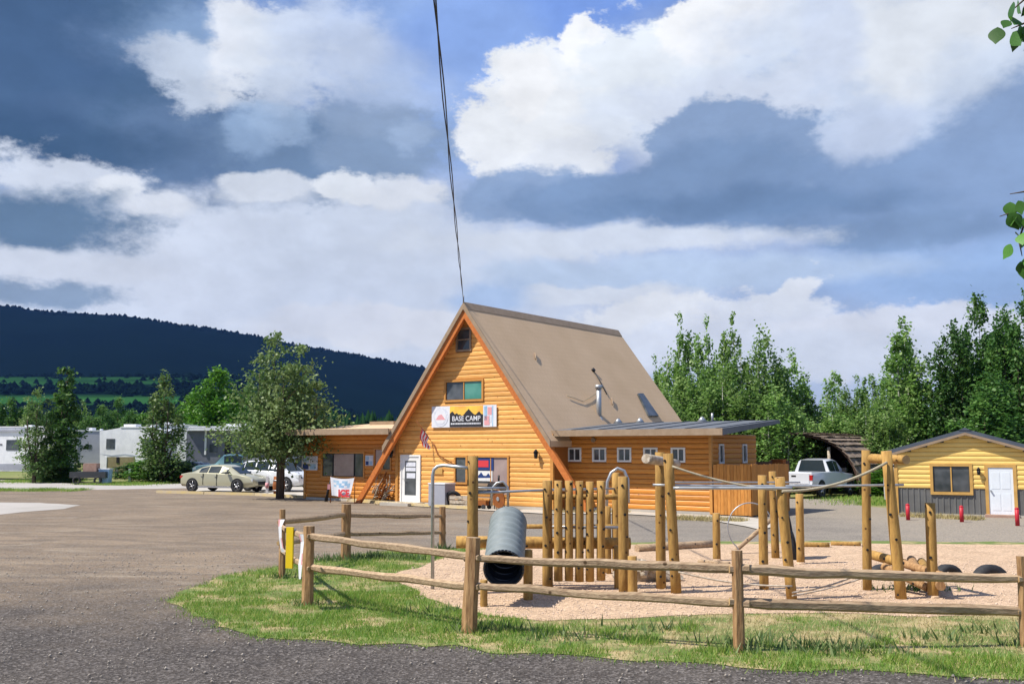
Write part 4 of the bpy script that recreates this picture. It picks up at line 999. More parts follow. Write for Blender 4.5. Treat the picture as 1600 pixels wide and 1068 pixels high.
def text_mesh(s, size, m, name, parent, loc, rot, sx=1.0, bold=0.012):
    cu = bpy.data.curves.new('text', 'FONT'); cu.body = s; cu.size = size; cu.extrude = .004; cu.offset = bold; cu.align_x = 'CENTER'
    o = bpy.data.objects.new('text', cu); C.objects.link(o); bpy.context.view_layer.update()
    me = bpy.data.meshes.new_from_object(o.evaluated_get(bpy.context.evaluated_depsgraph_get())); bpy.data.objects.remove(o)
    me.materials.clear(); me.materials.append(m)
    t = bpy.data.objects.new(name, me); C.objects.link(t); t.parent = parent; t.location = loc; t.rotation_euler = rot; t.scale = (sx, 1, 1); return t
def banner():
    x0, x1, z0, z1 = rect(677, 633.5, 778, 667, WY); y = WY - .085
    e = empty('banner', ML @ Vector(((x0 + x1) / 2, y, z0)), LR, label='long printed BASE CAMP banner with mountains fixed under the upper gable window', cat='banner')
    W = x1 - x0; h = z1 - z0; ox = -W / 2
    def bx(a, b, c, d, t, mm, nm, par=e):
        k = MB(); k.box(ox + W * a, ox + W * b, -t, 0, h * c, h * d); return k.build(nm, MT[mm], par)
    bx(0, 1, 0, 1, .015, 'ban_white', 'backing_sheet')
    k = MB(); cx = ox + W * .145; k.disc((cx, -.02, h * .5), (0, 1, 0), h * .46, .008, 28); s = k.build('seal', MT['ban_seal'], e)
    k = MB(); k.disc((cx, -.027, h * .5), (0, 1, 0), h * .34, .006, 24); k.build('seal_centre', MT['ban_white'], s)
    k = MB(); k.add([(cx - .27, -.032, h * .36), (cx + .27, -.032, h * .36), (cx + .06, -.032, h * .62), (cx - .1, -.032, h * .58)], [(0, 1, 2, 3)]); k.build('seal_emblem', MT['pink'], s)
    pnl = bx(.29, .80, .03, .99, .022, 'ban_orange', 'sunset_panel')
    k = MB(); u = lambda a: ox + W * a
    pts = [(.29, .02), (.80, .02), (.80, .58), (.775, .60), (.745, .72), (.72, .66), (.69, .56), (.66, .60), (.62, .72), (.585, .84), (.545, .72), (.51, .58), (.48, .52), (.45, .60), (.43, .58), (.40, .66), (.37, .60), (.335, .74), (.31, .70), (.29, .62)]
    k.prism([(u(a), h * b) for a, b in pts], 'y', -.030, -.023); bk = k.build('mountain_print', MT['ban_black'], pnl)
    text_mesh('BASE CAMP', h * .33, MT['ban_white'], 'lettering', bk, (u(.547), -.036, h * .29), (R(90), 0, 0), 1.0, .002)
    k = MB(); rs = random.Random(2); a = .31
    while a < .775: w = rs.uniform(.008, .022); k.box(u(a), u(a + w), -.036, -.031, h * .13, h * .20); a += w + .006
    k.build('small_print', MT['ban_white'], bk)
    for i, (a, b, c, d, mm) in enumerate([(.82, .86, .3, .95, 'ban_blue'), (.87, .93, .55, .9, 'pink'), (.82, .9, .08, .5, 'pink'), (.935, .95, .03, .97, 'ban_blue'), (.89, .925, .2, .5, 'ban_seal')]):
        bx(a, b, c, d, .022, mm, 'colour_print')
banner()
def wall_things():
    # flag on the gable
    x0, z0 = L(663, 657, WY - .1); x1, z1 = L(672, 694, WY - .1)
    e = empty('flag', ML @ Vector((x1, WY - .06, z1)), LR, label='small drooping red and white flag on a thin pole on the gable wall', cat='flag')
    k = MB(); k.tube([(.0, 0, .15), (x0 - x1, -.55, z0 - z1)], .018, 6); k.build('pole', MT['brown_wood'], e)
    k = MB(); pts = []
    for j in range(7):
        t = j / 6
        for i in range(6):
            s = i / 5; q = Vector((x0 - x1, -.55, z0 - z1)).lerp(Vector((0, 0, .15)), .25 + .55 * t)
            pts.append((q.x + s * .10 + .03 * math.sin(s * 7 + t * 2), q.y + .06 * math.sin(s * 9 + t), q.z - s * (.85 - .3 * t)))
    for j in range(6):
        for i in range(5): k.add([pts[j * 6 + i], pts[j * 6 + i + 1], pts[(j + 1) * 6 + i + 1], pts[(j + 1) * 6 + i]], [(0, 1, 2, 3)], j % 2)
    k.build('cloth', [MT['ban_red'], MT['ban_white']], e)
    # plaque on gable
    x0, x1, z0, z1 = rect(678, 731, 693, 740, WY)
    k = MB(); k.box(x0, x1, WY - .08, WY - .056, z0, z1); o = k.build('wall_plaque', MT['cabin_trim'], None); o.matrix_world = ML; tag(o, 'small tan plaque on the siding right of the entrance door', 'plaque')
    # notice boards left wing
    def board(r, lab, seed):
        x0, x1, z0, z1 = rect(*r, .95); e = empty('notice_board', ML @ Vector(((x0 + x1) / 2, .89, z0)), LR, label=lab, cat='notice board'); W = x1 - x0; h = z1 - z0
        k = MB(); k.box(-W / 2, W / 2, -.03, 0, 0, h); k.build('board', MT['ban_white'], e)
        rs = random.Random(seed)
        for i in range(2):
            for j in range(2):
                k = MB(); k.box(-W / 2 + W * (.06 + .47 * i), -W / 2 + W * (.44 + .47 * i), -.04, -.031, h * (.06 + .48 * j), h * (.44 + .48 * j)); k.build('poster', MT[['ban_navy', 'ban_blue', 'ban_blue', 'ban_seal'][i + 2 * j]], e)
    board((474, 712, 498, 734), 'white notice board with blue posters at the left end of the left wing', 1)
    board((573, 711, 585, 727), 'narrow white notice board between window and sloping beam on the left wing', 2)
    # white banner in front of the left wing
    e0 = G(535, 786); e = empty('sagging_banner', (e0.x, e0.y, 0), LR * .8, label='white and blue printed banner with red ICE lettering standing before the left wing', cat='banner')
    n = 9; pts = []
    def q(px, py): v = P(px, py, e0.y); return v.x - e0.x, v.z
    tl, tr, br, bl = q(511, 745), q(558, 746), q(549, 777), q(514, 774)
    k = MB()
    for j in range(n):
        for i in range(n):
            u, v = i / (n - 1), j / (n - 1)
            x = (tl[0] * (1 - u) + tr[0] * u) * v + (bl[0] * (1 - u) + br[0] * u) * (1 - v); z = (tl[1] * (1 - u) + tr[1] * u) * v + (bl[1] * (1 - u) + br[1] * u) * (1 - v)
            z -= .06 * v * math.sin(math.pi * u); pts.append((x, .04 * math.sin(u * 9) * (1 - v), z))
    for j in range(n - 1):
        for i in range(n - 1): k.add([pts[j * n + i], pts[j * n + i + 1], pts[(j + 1) * n + i + 1], pts[(j + 1) * n + i]], [(0, 1, 2, 3)], 1 if (4 <= j <= 6 and 1 <= i < 7 and (i + j) % 3) else 0)
    k.build('cloth', [MT['ban_white'], MT['ban_blue']], e)
    text_mesh('ICE', .42, MT['ban_red'], 'lettering', e, (.12, -.075, .30), (R(90), 0, 0), 1, .02)
    for xx in (tl[0], tr[0]):
        k = MB(); k.tube([(xx, .04, 0), (xx, .04, tl[1] + .03)], .02, 6); k.build('pole', MT['brown_wood'], e)
wall_things()
def yard_things():
    def G(px, py):
        if 630 < px < 800:
            x, _ = L(px, 782, WY - .85); return ML @ Vector((x, WY - .85 - (px > 780) * .3, 0))
        return Gg(px, py)
    # ice chest / grey bin by entrance
    p = G(690, 788); e = empty('utility_box', (p.x, p.y, 0), LR, label='pale grey utility box beside the entrance door', cat='utility box')
    k = MB(); k.box(-.45, .42, -.3, .35, .08, .95); k.build('cabinet', MT['rv_grey'], e); k = MB(); k.box(-.47, .44, -.32, .37, .95, 1.0); k.build('lid', MT['rv_white'], e)
    for x in (-.4, .3): k = MB(); k.box(x, x + .08, -.25, .3, 0, .08); k.build('foot', MT['black'], e)
    p = G(708, 786.5); e = empty('spare_tyre', (p.x, p.y, 0), LR + .5, label='black tyre leaning beside the grey utility box', cat='tyre')
    k = MB(); tyre_geo(k, (0, 0, .36), (0, 1, .25), .35, .13); k.build('tread', MT['rubber'], e)
    # crate pile
    p = G(722, 788); e = empty('crate', (p.x, p.y, 0), LR, label='low pale crate of odds and ends under the narrow window', cat='crate')
    k = MB()
    for z in (.03, .2, .37): k.box(-.45, .45, -.25, -.22, z, z + .13); k.box(-.45, .45, .22, .25, z, z + .13); k.box(-.45, -.42, -.22, .22, z, z + .13); k.box(.42, .45, -.22, .22, z, z + .13)
    k.build('slatted_sides', MT['driftwood'], e)
    k = MB(); k.box(-.42, .42, -.22, .22, .0, .03); k.build('bottom', MT['driftwood'], e)
    # bench / picnic table under big window
    p = G(757, 790); e = empty('bench', (p.x, p.y, 0), LR, label='wooden slatted bench under the big front window', cat='bench')
    for z, y in ((.45, -.15), (.45, 0), (.75, .22), (.9, .22)):
        k = MB(); k.box(-.8, .8, y, y + (.13 if z < .5 else .03), z, z + (.03 if z < .5 else .11)); k.build('slat', MT['fascia'], e)
    for x in (-.7, .65):
        k = MB(); k.box(x, x + .05, -.14, -.09, 0, .45); k.build('leg', MT['fascia'], e); k = MB(); k.box(x, x + .05, .16, .219, 0, 1.0); k.build('leg', MT['fascia'], e)
    p = G(752, 794); e = empty('toy_wagon', (p.x, p.y, 0), LR, label='small rust red wagon in front of the bench', cat='wagon')
    k = MB(); k.box(-.35, .35, -.17, .17, .16, .34); k.build('tray', MT['brown_wood'], e)
    for x in (-.25, .25):
        for y in (-.2, .17): k = MB(); k.disc((x, y + .015, .1), (0, 1, 0), .1, .04, 10); k.build('wheel', MT['rubber'], e)
    # bicycle pair at right of window: one bicycle + a grill
    p = G(776, 793); e = empty('barbecue_grill', (p.x, p.y, 0), LR, label='black barrel barbecue grill standing at the right of the front window', cat='grill')
    k = MB(); k.tube([(-.3, 0, .85), (.3, 0, .85)], .24, 14); k.build('barrel', MT['black'], e)
    for x in (-.25, .25):
        for y in (-.2, .2): k = MB(); k.tube([(x, y, 0), (x * .8, y * .5, .7)], .018, 5); k.build('leg', MT['black'], e)
    k = MB(); k.tube([(.1, 0, 1.0), (.1, 0, 1.35)], .04, 8); k.build('chimney', MT['black'], e); k = MB(); k.box(-.3, .3, -.42, -.25, .8, .83); k.build('shelf', MT['driftwood'], e)
    p = G(786, 794); e = empty('round_sign', (p.x, p.y, 0), LR, label='rust coloured round drum lid leaning right of the grill', cat='drum lid')
    k = MB(); k.disc((0, 0, .45), (.2, 1, .15), .36, .05, 20); k.build('lid', MT['brown_wood'], e); k = MB(); k.disc((0, -.04, .45), (.2, 1, .15), .08, .03, 10); k.build('boss', MT['galv'], e)
    # dark planter and prop near left wing
    p = G(499, 778); e = empty('planter', (p.x, p.y, 0), 0, label='dark barrel planter with twiggy plant at the left wing wall', cat='planter')
    k = MB(); k.tube([(0, 0, 0), (0, 0, .25), (0, 0, .5)], [.22, .27, .23], 12); k.build('barrel', MT['brown_wood'], e)
    k = MB(); rs = random.Random(4)
    for i in range(16): a = rs.uniform(0, 6.28); k.tube([(0, 0, .45), (math.cos(a) * .12, math.sin(a) * .12, .8), (math.cos(a) * .25, math.sin(a) * .25, rs.uniform(.9, 1.2))], .015, 4)
    k.build('twigs', MT['bark_dark'], e)
    p = G(511, 783); e = empty('welcome_stake', (p.x, p.y, 0), 0, label='leaning black stake with a pink tag at the left edge of the ICE banner', cat='stake')
    k = MB(); k.tube([(-.05, 0, 0), (.05, 0, .55), (.2, 0, 1.2)], [.09, .05, .03], 6); k.build('stake', MT['black'], e); k = MB(); k.box(.02, .2, -.08, -.04, .55, .78); k.build('tag_plate', MT['pink'], e)
    # firewood pile before left wing
    p0 = G(563, 783); p1 = G(606, 787); e = empty('brush_pile', ((p0 + p1) / 2), math.atan2(p1.y - p0.y, p1.x - p0.x), label='tangled pile of cut branches against the left wing beside the gable corner', cat='brush pile')
    rs = random.Random(9)
    for i in range(34):
        x = rs.uniform(-.8, .75); l = rs.uniform(.5, 1.3); a = rs.uniform(.2, 1.4) * rs.choice((-1, 1)); z = rs.uniform(.04, .45)
        k = MB(); k.tube([(x, rs.uniform(.1, .5), z), (x + math.cos(a) * l * .5, rs.uniform(.1, .4), z + abs(math.sin(a)) * l * .5 + .05), (x + math.cos(a) * l, rs.uniform(.1, .5), z + abs(math.sin(a)) * l)], [.035, .03, .012], 5); k.build('branch', MT['driftwood' if i % 3 else 'brown_wood'], e)
    # kerb timbers
    line = [Gg(246, 769.5), Gg(400, 773.5), Gg(540, 782), Gg(625, 789), Gg(735, 796)]
    segs = []; 
    for a, b in zip(line, line[1:]):
        d = (b - a); n = max(1, int(d.length / 2.6))
        for i in range(n): segs.append((a.lerp(b, i / n), a.lerp(b, (i + 1) / n)))
    m = len(segs)
    for i, (a, b) in enumerate(segs):
        d = b - a; l = d.length - .05
        k = MB(); k.prism([(-.1, 0), (.1, 0), (.085, .13), (-.085, .13)], 'x', 0, l)
        o = k.build('kerb_timber', MT['kerb'], None, (a.x, a.y, .0), math.atan2(d.y, d.x)); tag(o, f'worn yellow kerb timber along the front of the parking bays, {ORD[i]} from the left' if i < 20 else 'worn yellow kerb timber, last before the gable', 'kerb', 'kerb timbers before the lodge')
    sheet('walkway', [Gg(600, 785), Gg(735, 794.5), Gg(850, 799.5), Gg(985, 799.5), Gg(1112, 805.5), Gg(1165, 808), Gg(1205, 814), Gg(1212, 822), Gg(1190, 829), Gg(1165, 823), Gg(1120, 815), Gg(1050, 808), Gg(985, 804), Gg(850, 803), Gg(735, 796.5), Gg(600, 788)], .03, MT['concrete'])
    sheet('lodge_apron', [Gg(300, 767), Gg(470, 774), Gg(600, 786), Gg(850, 800), Gg(1100, 790), Gg(1100, 770), Gg(300, 757)], .004, MT['concrete'])
def tyre_geo(k, c, ax, r, w, n=24, mi=0):
    ax = Vector(ax).normalized(); c = Vector(c); a = Vector((0, 0, 1)) if abs(ax.z) < .8 else Vector((1, 0, 0))
    u = (a - ax * a.dot(ax)).normalized(); v = ax.cross(u)
    prof = [(r * .60, -w * .42), (r * .72, -w * .5), (r * .9, -w * .5), (r, -w * .3), (r, w * .3), (r * .9, w * .5), (r * .72, w * .5), (r * .60, w * .42)]
    vs = [c + (u * math.cos(6.2832 * i / n) + v * math.sin(6.2832 * i / n)) * pr + ax * pw for i in range(n) for pr, pw in prof]
    m = len(prof); fs = [(i * m + j, i * m + (j + 1) % m, ((i + 1) % n) * m + (j + 1) % m, ((i + 1) % n) * m + j) for i in range(n) for j in range(m)]
    k.add(vs, fs, mi, True)
yard_things()

# power line
def wires():
    top = ML @ Vector((0, -.1, APEX + .15))
    e = empty('power_line', top, 0, label='two twisted dark service wires running from the lodge apex up out of the picture', cat='power line')
    A = Vector((0, 0, 0)); far = P(683, 0, 13.7); d = (far - top) / (top.y - 13.7); B = d * (top.y + 16); n = 60
    for k_ in range(2):
        pts = []; ph = k_ * math.pi
        for i in range(n + 1):
            t = i / n; q = A.lerp(B, t); q.z -= .55 * 4 * t * (1 - t) * .6; rr = .022 * min(1, t * 6)
            pts.append((q.x + rr * math.cos(ph + i * .6), q.y, q.z + rr * math.sin(ph + i * .6)))
        m = MB(); m.tube(pts, .012, 6); m.build('wire', MT['cable'], e)
    m = MB(); m.tube([(0, 0, -.1), (0, 0, .25)], .03, 8); m.build('mast', MT['galv'], e)
wires()

# privacy fence at the right wing
def privacy():
    a = ML @ Vector((10.35, 1.42, 0)); dirx = (ML.to_3x3() @ Vector((1, 0, 0)))
    e = empty('privacy_fence', a, LR, label='tall orange board fence enclosing the right end of the lodge', cat='fence')
    n = 11; w = 1.42 / n
    for i in range(n):
        k = MB(); h = 1.83 + random.uniform(-.02, .02); k.box(i * w + .004, (i + 1) * w - .006, -.01, .02, .05, h); k.build('board', MT['fence_board'], e)
    for i in range(26):
        k = MB(); h = 1.83 + random.uniform(-.02, .02); k.box(1.42, 1.45, .03 + i * .135, .03 + (i + 1) * .135 - .008, .05, h); k.build('board', MT['fence_board'], e)
    for x, y in ((.02, .07), (1.36, .07), (1.36, 3.4)):
        k = MB(); k.box(x - .04, x + .04, y - .04, y + .04, 0, 1.75); k.build('post', MT['fence_board'], e)
    # dark fence beyond
    p0, p1 = G(1178, 777), G(1236, 776); e = empty('dark_fence', p0, math.atan2(p1.y - p0.y, p1.x - p0.x), label='dark shaded board fence between the lodge and the arched shelter', cat='fence'); L_ = (p1 - p0).length; n = int(L_ / .16)
    for i in range(n): k = MB(); k.box(i * .16, i * .16 + .15, 0, .03, .02, 1.75); k.build('board', MT['dark_wood'], e)
    for i in range(3): k = MB(); k.box(i * L_ / 2.1, i * L_ / 2.1 + .09, .035, .12, 0, 1.8); k.build('post', MT['dark_wood'], e)
    p = G(1219, 800); t = P(1219, 719, p.y); k = MB(); k.box(-.22, .22, -.15, .15, 0, t.z); e = empty('gate_pillar', p, LR, label='square rust brown wooden pillar behind the leaning playground post', cat='pillar'); k.build('shaft', MT['brown_wood'], e)
    k = MB(); k.box(-.25, .25, -.18, .18, t.z, t.z + .05); k.build('cap', MT['brown_wood'], e)
privacy()

# ------------------------------------------------------------------ yellow cabin
def cabin():
    th = R(25); O = G(1404, 803); e = empty('cabin', O, -th, label='small yellow log sided cabin with grey metal base and slate roof at the right', cat='cabin')
    M_ = Matrix.Translation(O) @ Matrix.Rotation(-th, 4, 'Z'); MI = M_.inverted()
    def K(px, py, y=0.0):
        o = MI @ Vector((0, 0, CAM_H)); d = MI.to_3x3() @ ray(px, py); t = (y - o.y) / d.y; q = o + d * t; return q.x, q.z
    def rc(a, b, c, d):
        x0 = K(a, (b + d) / 2)[0]; x1 = K(c, (b + d) / 2)[0]; z1 = K((a + c) / 2, b)[1]; z0 = K((a + c) / 2, d)[1]; return [x0, x1, z0, z1]
    xr = K(1508, 680)[0]; rz_ = K(1508, 678)[1]; W = xr * 2; ez = K(1404, 708)[1]; 
    slope = (rz_ - ez) / xr
    b = MB(); b.prism([(0, 0), (W, 0), (W, ez), (xr, rz_), (0, ez)], 'y', 0, 5.5); b.build('wall', MT['wainscot'], e)
    win = rc(1458, 728, 1515, 768); dr = rc(1545, 730, 1584, 806); dr[2] = .06
    wz = K(1430, 762)[1]
    top = lambda z: (0.0 if z < ez else (z - ez) / slope, W if z < ez else W - (z - ez) / slope)
    hol = [(win[0] - .09, win[1] + .09, win[2] - .06, win[3] + .04), (dr[0] - .10, dr[1] + .10, -1, dr[3] + .05)]
    siding(e, MT['cabin_log'], 'x', 0, -1, lambda z: top(z)[0], lambda z: top(z)[1], wz, rz_, hol, .165, .045)
    # corrugated wainscot ribs
    x = .1
    while x < W - .1:
        if not (dr[0] - .14 < x < dr[1] + .12):
            h = wz if not (win[0] - .15 < x < win[1] + .13) else min(wz, win[2] - .14)
            k = MB(); k.prism([(x, -.001), (x + .02, -.022), (x + .05, -.022), (x + .07, -.001)], 'z', .06, h - .005); k.build('metal_rib', MT['wainscot'], e)
        x += .2
    k = MB(); k.box(-.06, W + .06, -.05, -.001, 0, .06); k.build('foundation', MT['concrete'], e)
    window(e, win, 0, MT['cabin_trim'], [MT['glass'], MT['glass']], fw=.1, ft=.07)
    fx = MB(); x0, x1, z0, z1 = dr
    fx.box(x0 - .11, x0, -.07, 0, 0, z1 + .11); fx.box(x1, x1 + .11, -.07, 0, 0, z1 + .11); fx.box(x0, x1, -.07, 0, z1, z1 + .11)
    d = MB(); d.box(x0, x1, -.045, -.005, z0, z1); do = d.build('door', MT['door_white'], e); fx.build('door_frame', MT['cabin_trim'], do)
    for i in range(2):
        for j, (c, dd) in enumerate(((.1, .45), (.55, .9))):
            k = MB(); w = (x1 - x0); h = z1 - z0; a0, a1 = x0 + w * (.12 + .42 * i), x0 + w * (.46 + .42 * i)
            k.box(a0, a1, -.052, -.045, z0 + h * c, z0 + h * dd); k.build('door_panel', MT['door_white'], do)
    k = MB(); k.disc((x0 + .07, -.09, z0 + .85), (0, 1, 0), .03, .08, 10); k.build('handle', MT['galv'], do)
    k = MB(); k.box(x0 - .15, x1 + .15, -.5, -.051, 0, .09); k.build('doorstep', MT['pinkwood'], e)
    # corner post + lantern
    k = MB(); k.box(-.10, .02, -.065, .05, 0, ez - .08); k.build('corner_board', MT['cabin_trim'], e)
    x_, z_ = K(1529, 733); k = MB(); k.tube([(x_, -.04, z_), (x_, -.16, z_ + .03), (x_, -.16, z_ - .02)], .015, 6); k.tube([(x_, -.16, z_ - .2), (x_, -.16, z_ - .02)], [.05, .075], 6); k.tube([(x_, -.16, z_ - .02), (x_, -.16, z_ + .08)], [.09, .02], 6); k.build('wall_lantern', MT['black'], e)
    # roof slabs
    for s in (-1, 1):
        o = .3; yf = -.22
        xe = xr + s * (xr + o); ze = ez - o * slope
        k = MB(); k.prism([(xr, rz_ + .03), (xe, ze + .03), (xe, ze + .16), (xr, rz_ + .16)], 'y', yf, 5.9); r_ = k.build('roof', MT['slate'], e)
        k = MB(); k.prism([(xr, rz_ - .03), (xe, ze - .03), (xe, ze + .06), (xr, rz_ + .06)], 'y', yf - .035, yf - .001); k.build('barge_board', MT['fascia'], r_)
        nrib = 13
        for i in range(nrib):
            yy = yf + .03 + i * .5
            k = MB(); k.prism([(xr, rz_ + .16), (xe, ze + .16), (xe, ze + .195), (xr, rz_ + .195)], 'y', yy, yy + .05); k.build('roof_seam', MT['slate'], r_)
    k = MB(); k.prism([(xr - .2, rz_ + .17 - .2 * slope + .03), (xr + .2, rz_ + .17 - .2 * slope + .03), (xr, rz_ + .24)], 'y', -.24, 5.9); k.build('ridge_cap', MT['slate'], e)
    # bollards
    for px, py, top_, nm in ((1419, 812, 787, 'left one below the corner of the yellow siding'), (1503, 815, 790, 'middle one under the cabin window'), (1590, 821, 793, 'right one beside the white cabin door')):
        p = G(px, py); t = P(px, top_, p.y); bo = empty('bollard', p, 0, label=f'red bollard before the yellow cabin, {nm}', cat='bollard', group='red bollards before the yellow cabin')
        k = MB(); k.tube([(0, 0, 0), (0, 0, t.z - .03)], .066, 14); k.build('pipe', MT['red'], bo); k = MB(); k.tube([(0, 0, t.z - .03), (0, 0, t.z - .005), (0, 0, t.z + .02)], [.07, .062, .02], 14); k.build('cap', MT['red'], bo)
    # propane tank left of the cabin
    p = G(1396, 793); k = MB(); k.tube([(0, 0, .25), (0, 0, .35), (0, 0, 1.9), (0, 0, 2.05), (0, 0, 2.12)], [.2, .34, .34, .22, .05], 16)
    bo = empty('gas_tank', p, 0, label='upright white gas tank behind the left corner of the yellow cabin', cat='gas tank'); k.build('tank', MT['white'], bo)
    for a in (0, 2.1, 4.2): k = MB(); k.tube([(math.cos(a) * .25, math.sin(a) * .25, 0), (math.cos(a) * .2, math.sin(a) * .2, .34)], .03, 6); k.build('leg', MT['galv'], bo)
cabin()

# ------------------------------------------------------------------ arched shelter
def shelter():
    a = R(40); O = G(1254, 771); e = empty('arched_shelter', O, -a, label='dark arched shelter with weathered shake roof behind the white pickup', cat='shelter')
    rx, hz, D = 3.0, 3.0, 5.8; n = 16
    def pt(t, y, off=0): # t 0..1 left to right
        an = math.pi * (1 - t); return Vector(((rx + off) * math.cos(an), y, (hz + off) * (math.sin(an) ** .8)))
    k = MB(); vs = []
    for y in (0, D):
        for i in range(n + 1): vs.append(pt(i / n, y))
        for i in range(n + 1): vs.append(pt(i / n, y, .12))
    q = n + 1; fs = []
    for i in range(n): fs += [(i, i + 1, 2 * q + i + 1, 2 * q + i), (q + i, 3 * q + i, 3 * q + i + 1, q + i + 1), (i, q + i, q + i + 1, i + 1)]
    k.add(vs, fs); k.build('vault', MT['dark_wood'], e)
    k = MB(); k.add([pt(i / n, D - .05) for i in range(n + 1)], [tuple(range(n + 1))]); k.build('back_wall', MT['dark_wood'], e)
    rs = random.Random(3); rows = 15; c0 = []
    for i in range(rows):
        t0 = .30 + .70 * i / rows; t1 = t0 + .7 / rows * 1.25
        y = -.15 + rs.uniform(-.1, 0)
        while y < D:
            w = rs.uniform(.22, .45); k = MB(); o1 = .15 + rs.uniform(0, .05)
            A, B = pt(t0, y, .13), pt(min(1, t1), y, o1 + .05); A2, B2 = pt(t0, y + w - .02, .13), pt(min(1, t1), y + w - .02, o1 + .05)
            u = Vector((0, 0, .03)) + Vector((.02, 0, 0))
            k.add([A, B, B2, A2, A + u, B + u, B2 + u, A2 + u], [(0, 1, 2, 3), (4, 7, 6, 5), (0, 4, 5, 1), (1, 5, 6, 2), (2, 6, 7, 3), (3, 7, 4, 0)]); 
            if len(c0) < 290: k.build('shake', MT['shake'], e); c0.append(1)
            y += w
    for x in (-1.2, 1.4): k = MB(); k.tube([(x, .3, 0), (x, .3, hz * .82)], .09, 8); k.build('post', MT['driftwood'], e)
shelter()

# ------------------------------------------------------------------ vehicles
def vehicle(nm, loc, rz, paint, st, glass, wheels, wr, label, cat, extras, hw_clad=None):
    """st: stations (x, zlow, zbelt, halfw, ztop, halfwtop); glass: list of (station i, 'side'|'front')"""
    e = empty(nm, loc, rz, label=label, cat=cat)
    def ring(s):
        x, zl, zb, w, zt, wt = s
        h = [(w * .86, zl), (w, zl + .14), (w * 1.01, (zl + zb) / 2), (w * .97, zb - .02), (w * .93, zb + .01), (wt, max(zt - .07, zb + .012)), (wt * .82, zt), (0, zt + .012)]
        return [Vector((x, a, b)) for a, b in h] + [Vector((x, -a, b)) for a, b in reversed(h[:-1])]
    rings = [ring(s) for s in st]; n = len(rings[0]); k = MB(); vs = [p for r in rings for p in r]; fs = []
    for i in range(len(rings) - 1):
        for j in range(n - 1): fs.append((i * n + j, i * n + j + 1, (i + 1) * n + j + 1, (i + 1) * n + j))
        fs.append((i * n + n - 1, i * n, (i + 1) * n, (i + 1) * n + n - 1))
    fs += [tuple(range(n)), tuple(range((len(rings) - 1) * n, len(rings) * n))]
    k.add(vs, fs, 0, True); bo = k.build('body', paint, e)
    md = bo.modifiers.new('edge', 'EDGE_SPLIT'); md.split_angle = R(38)
    def panel(q, shrink, off, nm_, mm):
        c = sum(q, Vector()) / 4; nr = (q[1] - q[0]).cross(q[3] - q[0]).normalized()
        if nr.dot(c - Vector((c.x * .9, 0, .5))) < 0: nr = -nr
        q = [c + (p - c) * shrink + nr * off for p in q]; kk = MB(); kk.add(q + [p - nr * .03 for p in q], [(0, 1, 2, 3), (0, 4, 5, 1), (1, 5, 6, 2), (2, 6, 7, 3), (3, 7, 4, 0)]); return kk.build(nm_, mm, e)
    for i, ty in glass:
        a, b = rings[i], rings[i + 1]
        if ty == 'side':
            panel([a[4], b[4], b[5], a[5]], .90, .012, 'side_window', MT['car_glass']); panel([a[n - 5], b[n - 5], b[n - 6], a[n - 6]], .90, .012, 'side_window', MT['car_glass'])
        else:
            # windscreen spanning both sides
            lo, hi = (a, b) if st[i][4] < st[i + 1][4] else (b, a)
            panel([lo[6], hi[6], hi[n - 7], lo[n - 7]], .97, .025, 'windscreen', MT['car_glass'])
    for sx in wheels:
        for sy in (-1, 1):
            w = st[len(st) // 2][3]; kk = MB(); kk.disc((sx, sy * (w * 1.005), wr + .02), (0, 1, 0), wr * 1.16, .03, 20); kk.build('wheel_arch', MT['black'], e)
            kk = MB(); tyre_geo(kk, (sx, sy * (w - .07), wr), (0, 1, 0), wr, .22, 22); wo = kk.build('wheel', MT['rubber'], e)
            kk = MB(); yo = sy * (w + .02); kk.disc((sx, sy * (w - .02), wr), (0, 1, 0), wr * .62, .05, 18)
            for a in range(5): an = a * 1.2566; kk.box(sx - .02, sx + .02, min(yo, yo + sy * .02), max(yo, yo + sy * .02), wr, wr + .01); kk.tube([(sx, yo, wr), (sx + math.cos(an) * wr * .58, yo, wr + math.sin(an) * wr * .58)], .03, 4)
            kk.build('rim', MT['chrome'], wo)
    for nm_, bxx, mm in extras:
        kk = MB(); kk.box(*bxx); kk.build(nm_, MT[mm], e)
    return e
sed = [(-2.42, .42, .80, .70, .82, .55), (-2.34, .30, .95, .84, .97, .62), (-1.75, .24, 1.04, .90, 1.07, .66), (-1.15, .22, 1.03, .92, 1.34, .60), (-.55, .22, 1.01, .92, 1.46, .58), (.25, .22, .99, .92, 1.47, .58), (.75, .22, .97, .92, 1.34, .60), (1.35, .23, .95, .91, .98, .64), (2.0, .26, .86, .88, .88, .6), (2.38, .32, .70, .78, .72, .5), (2.46, .38, .60, .62, .61, .4)]
p = G(345, 769); RZ = R(-21)
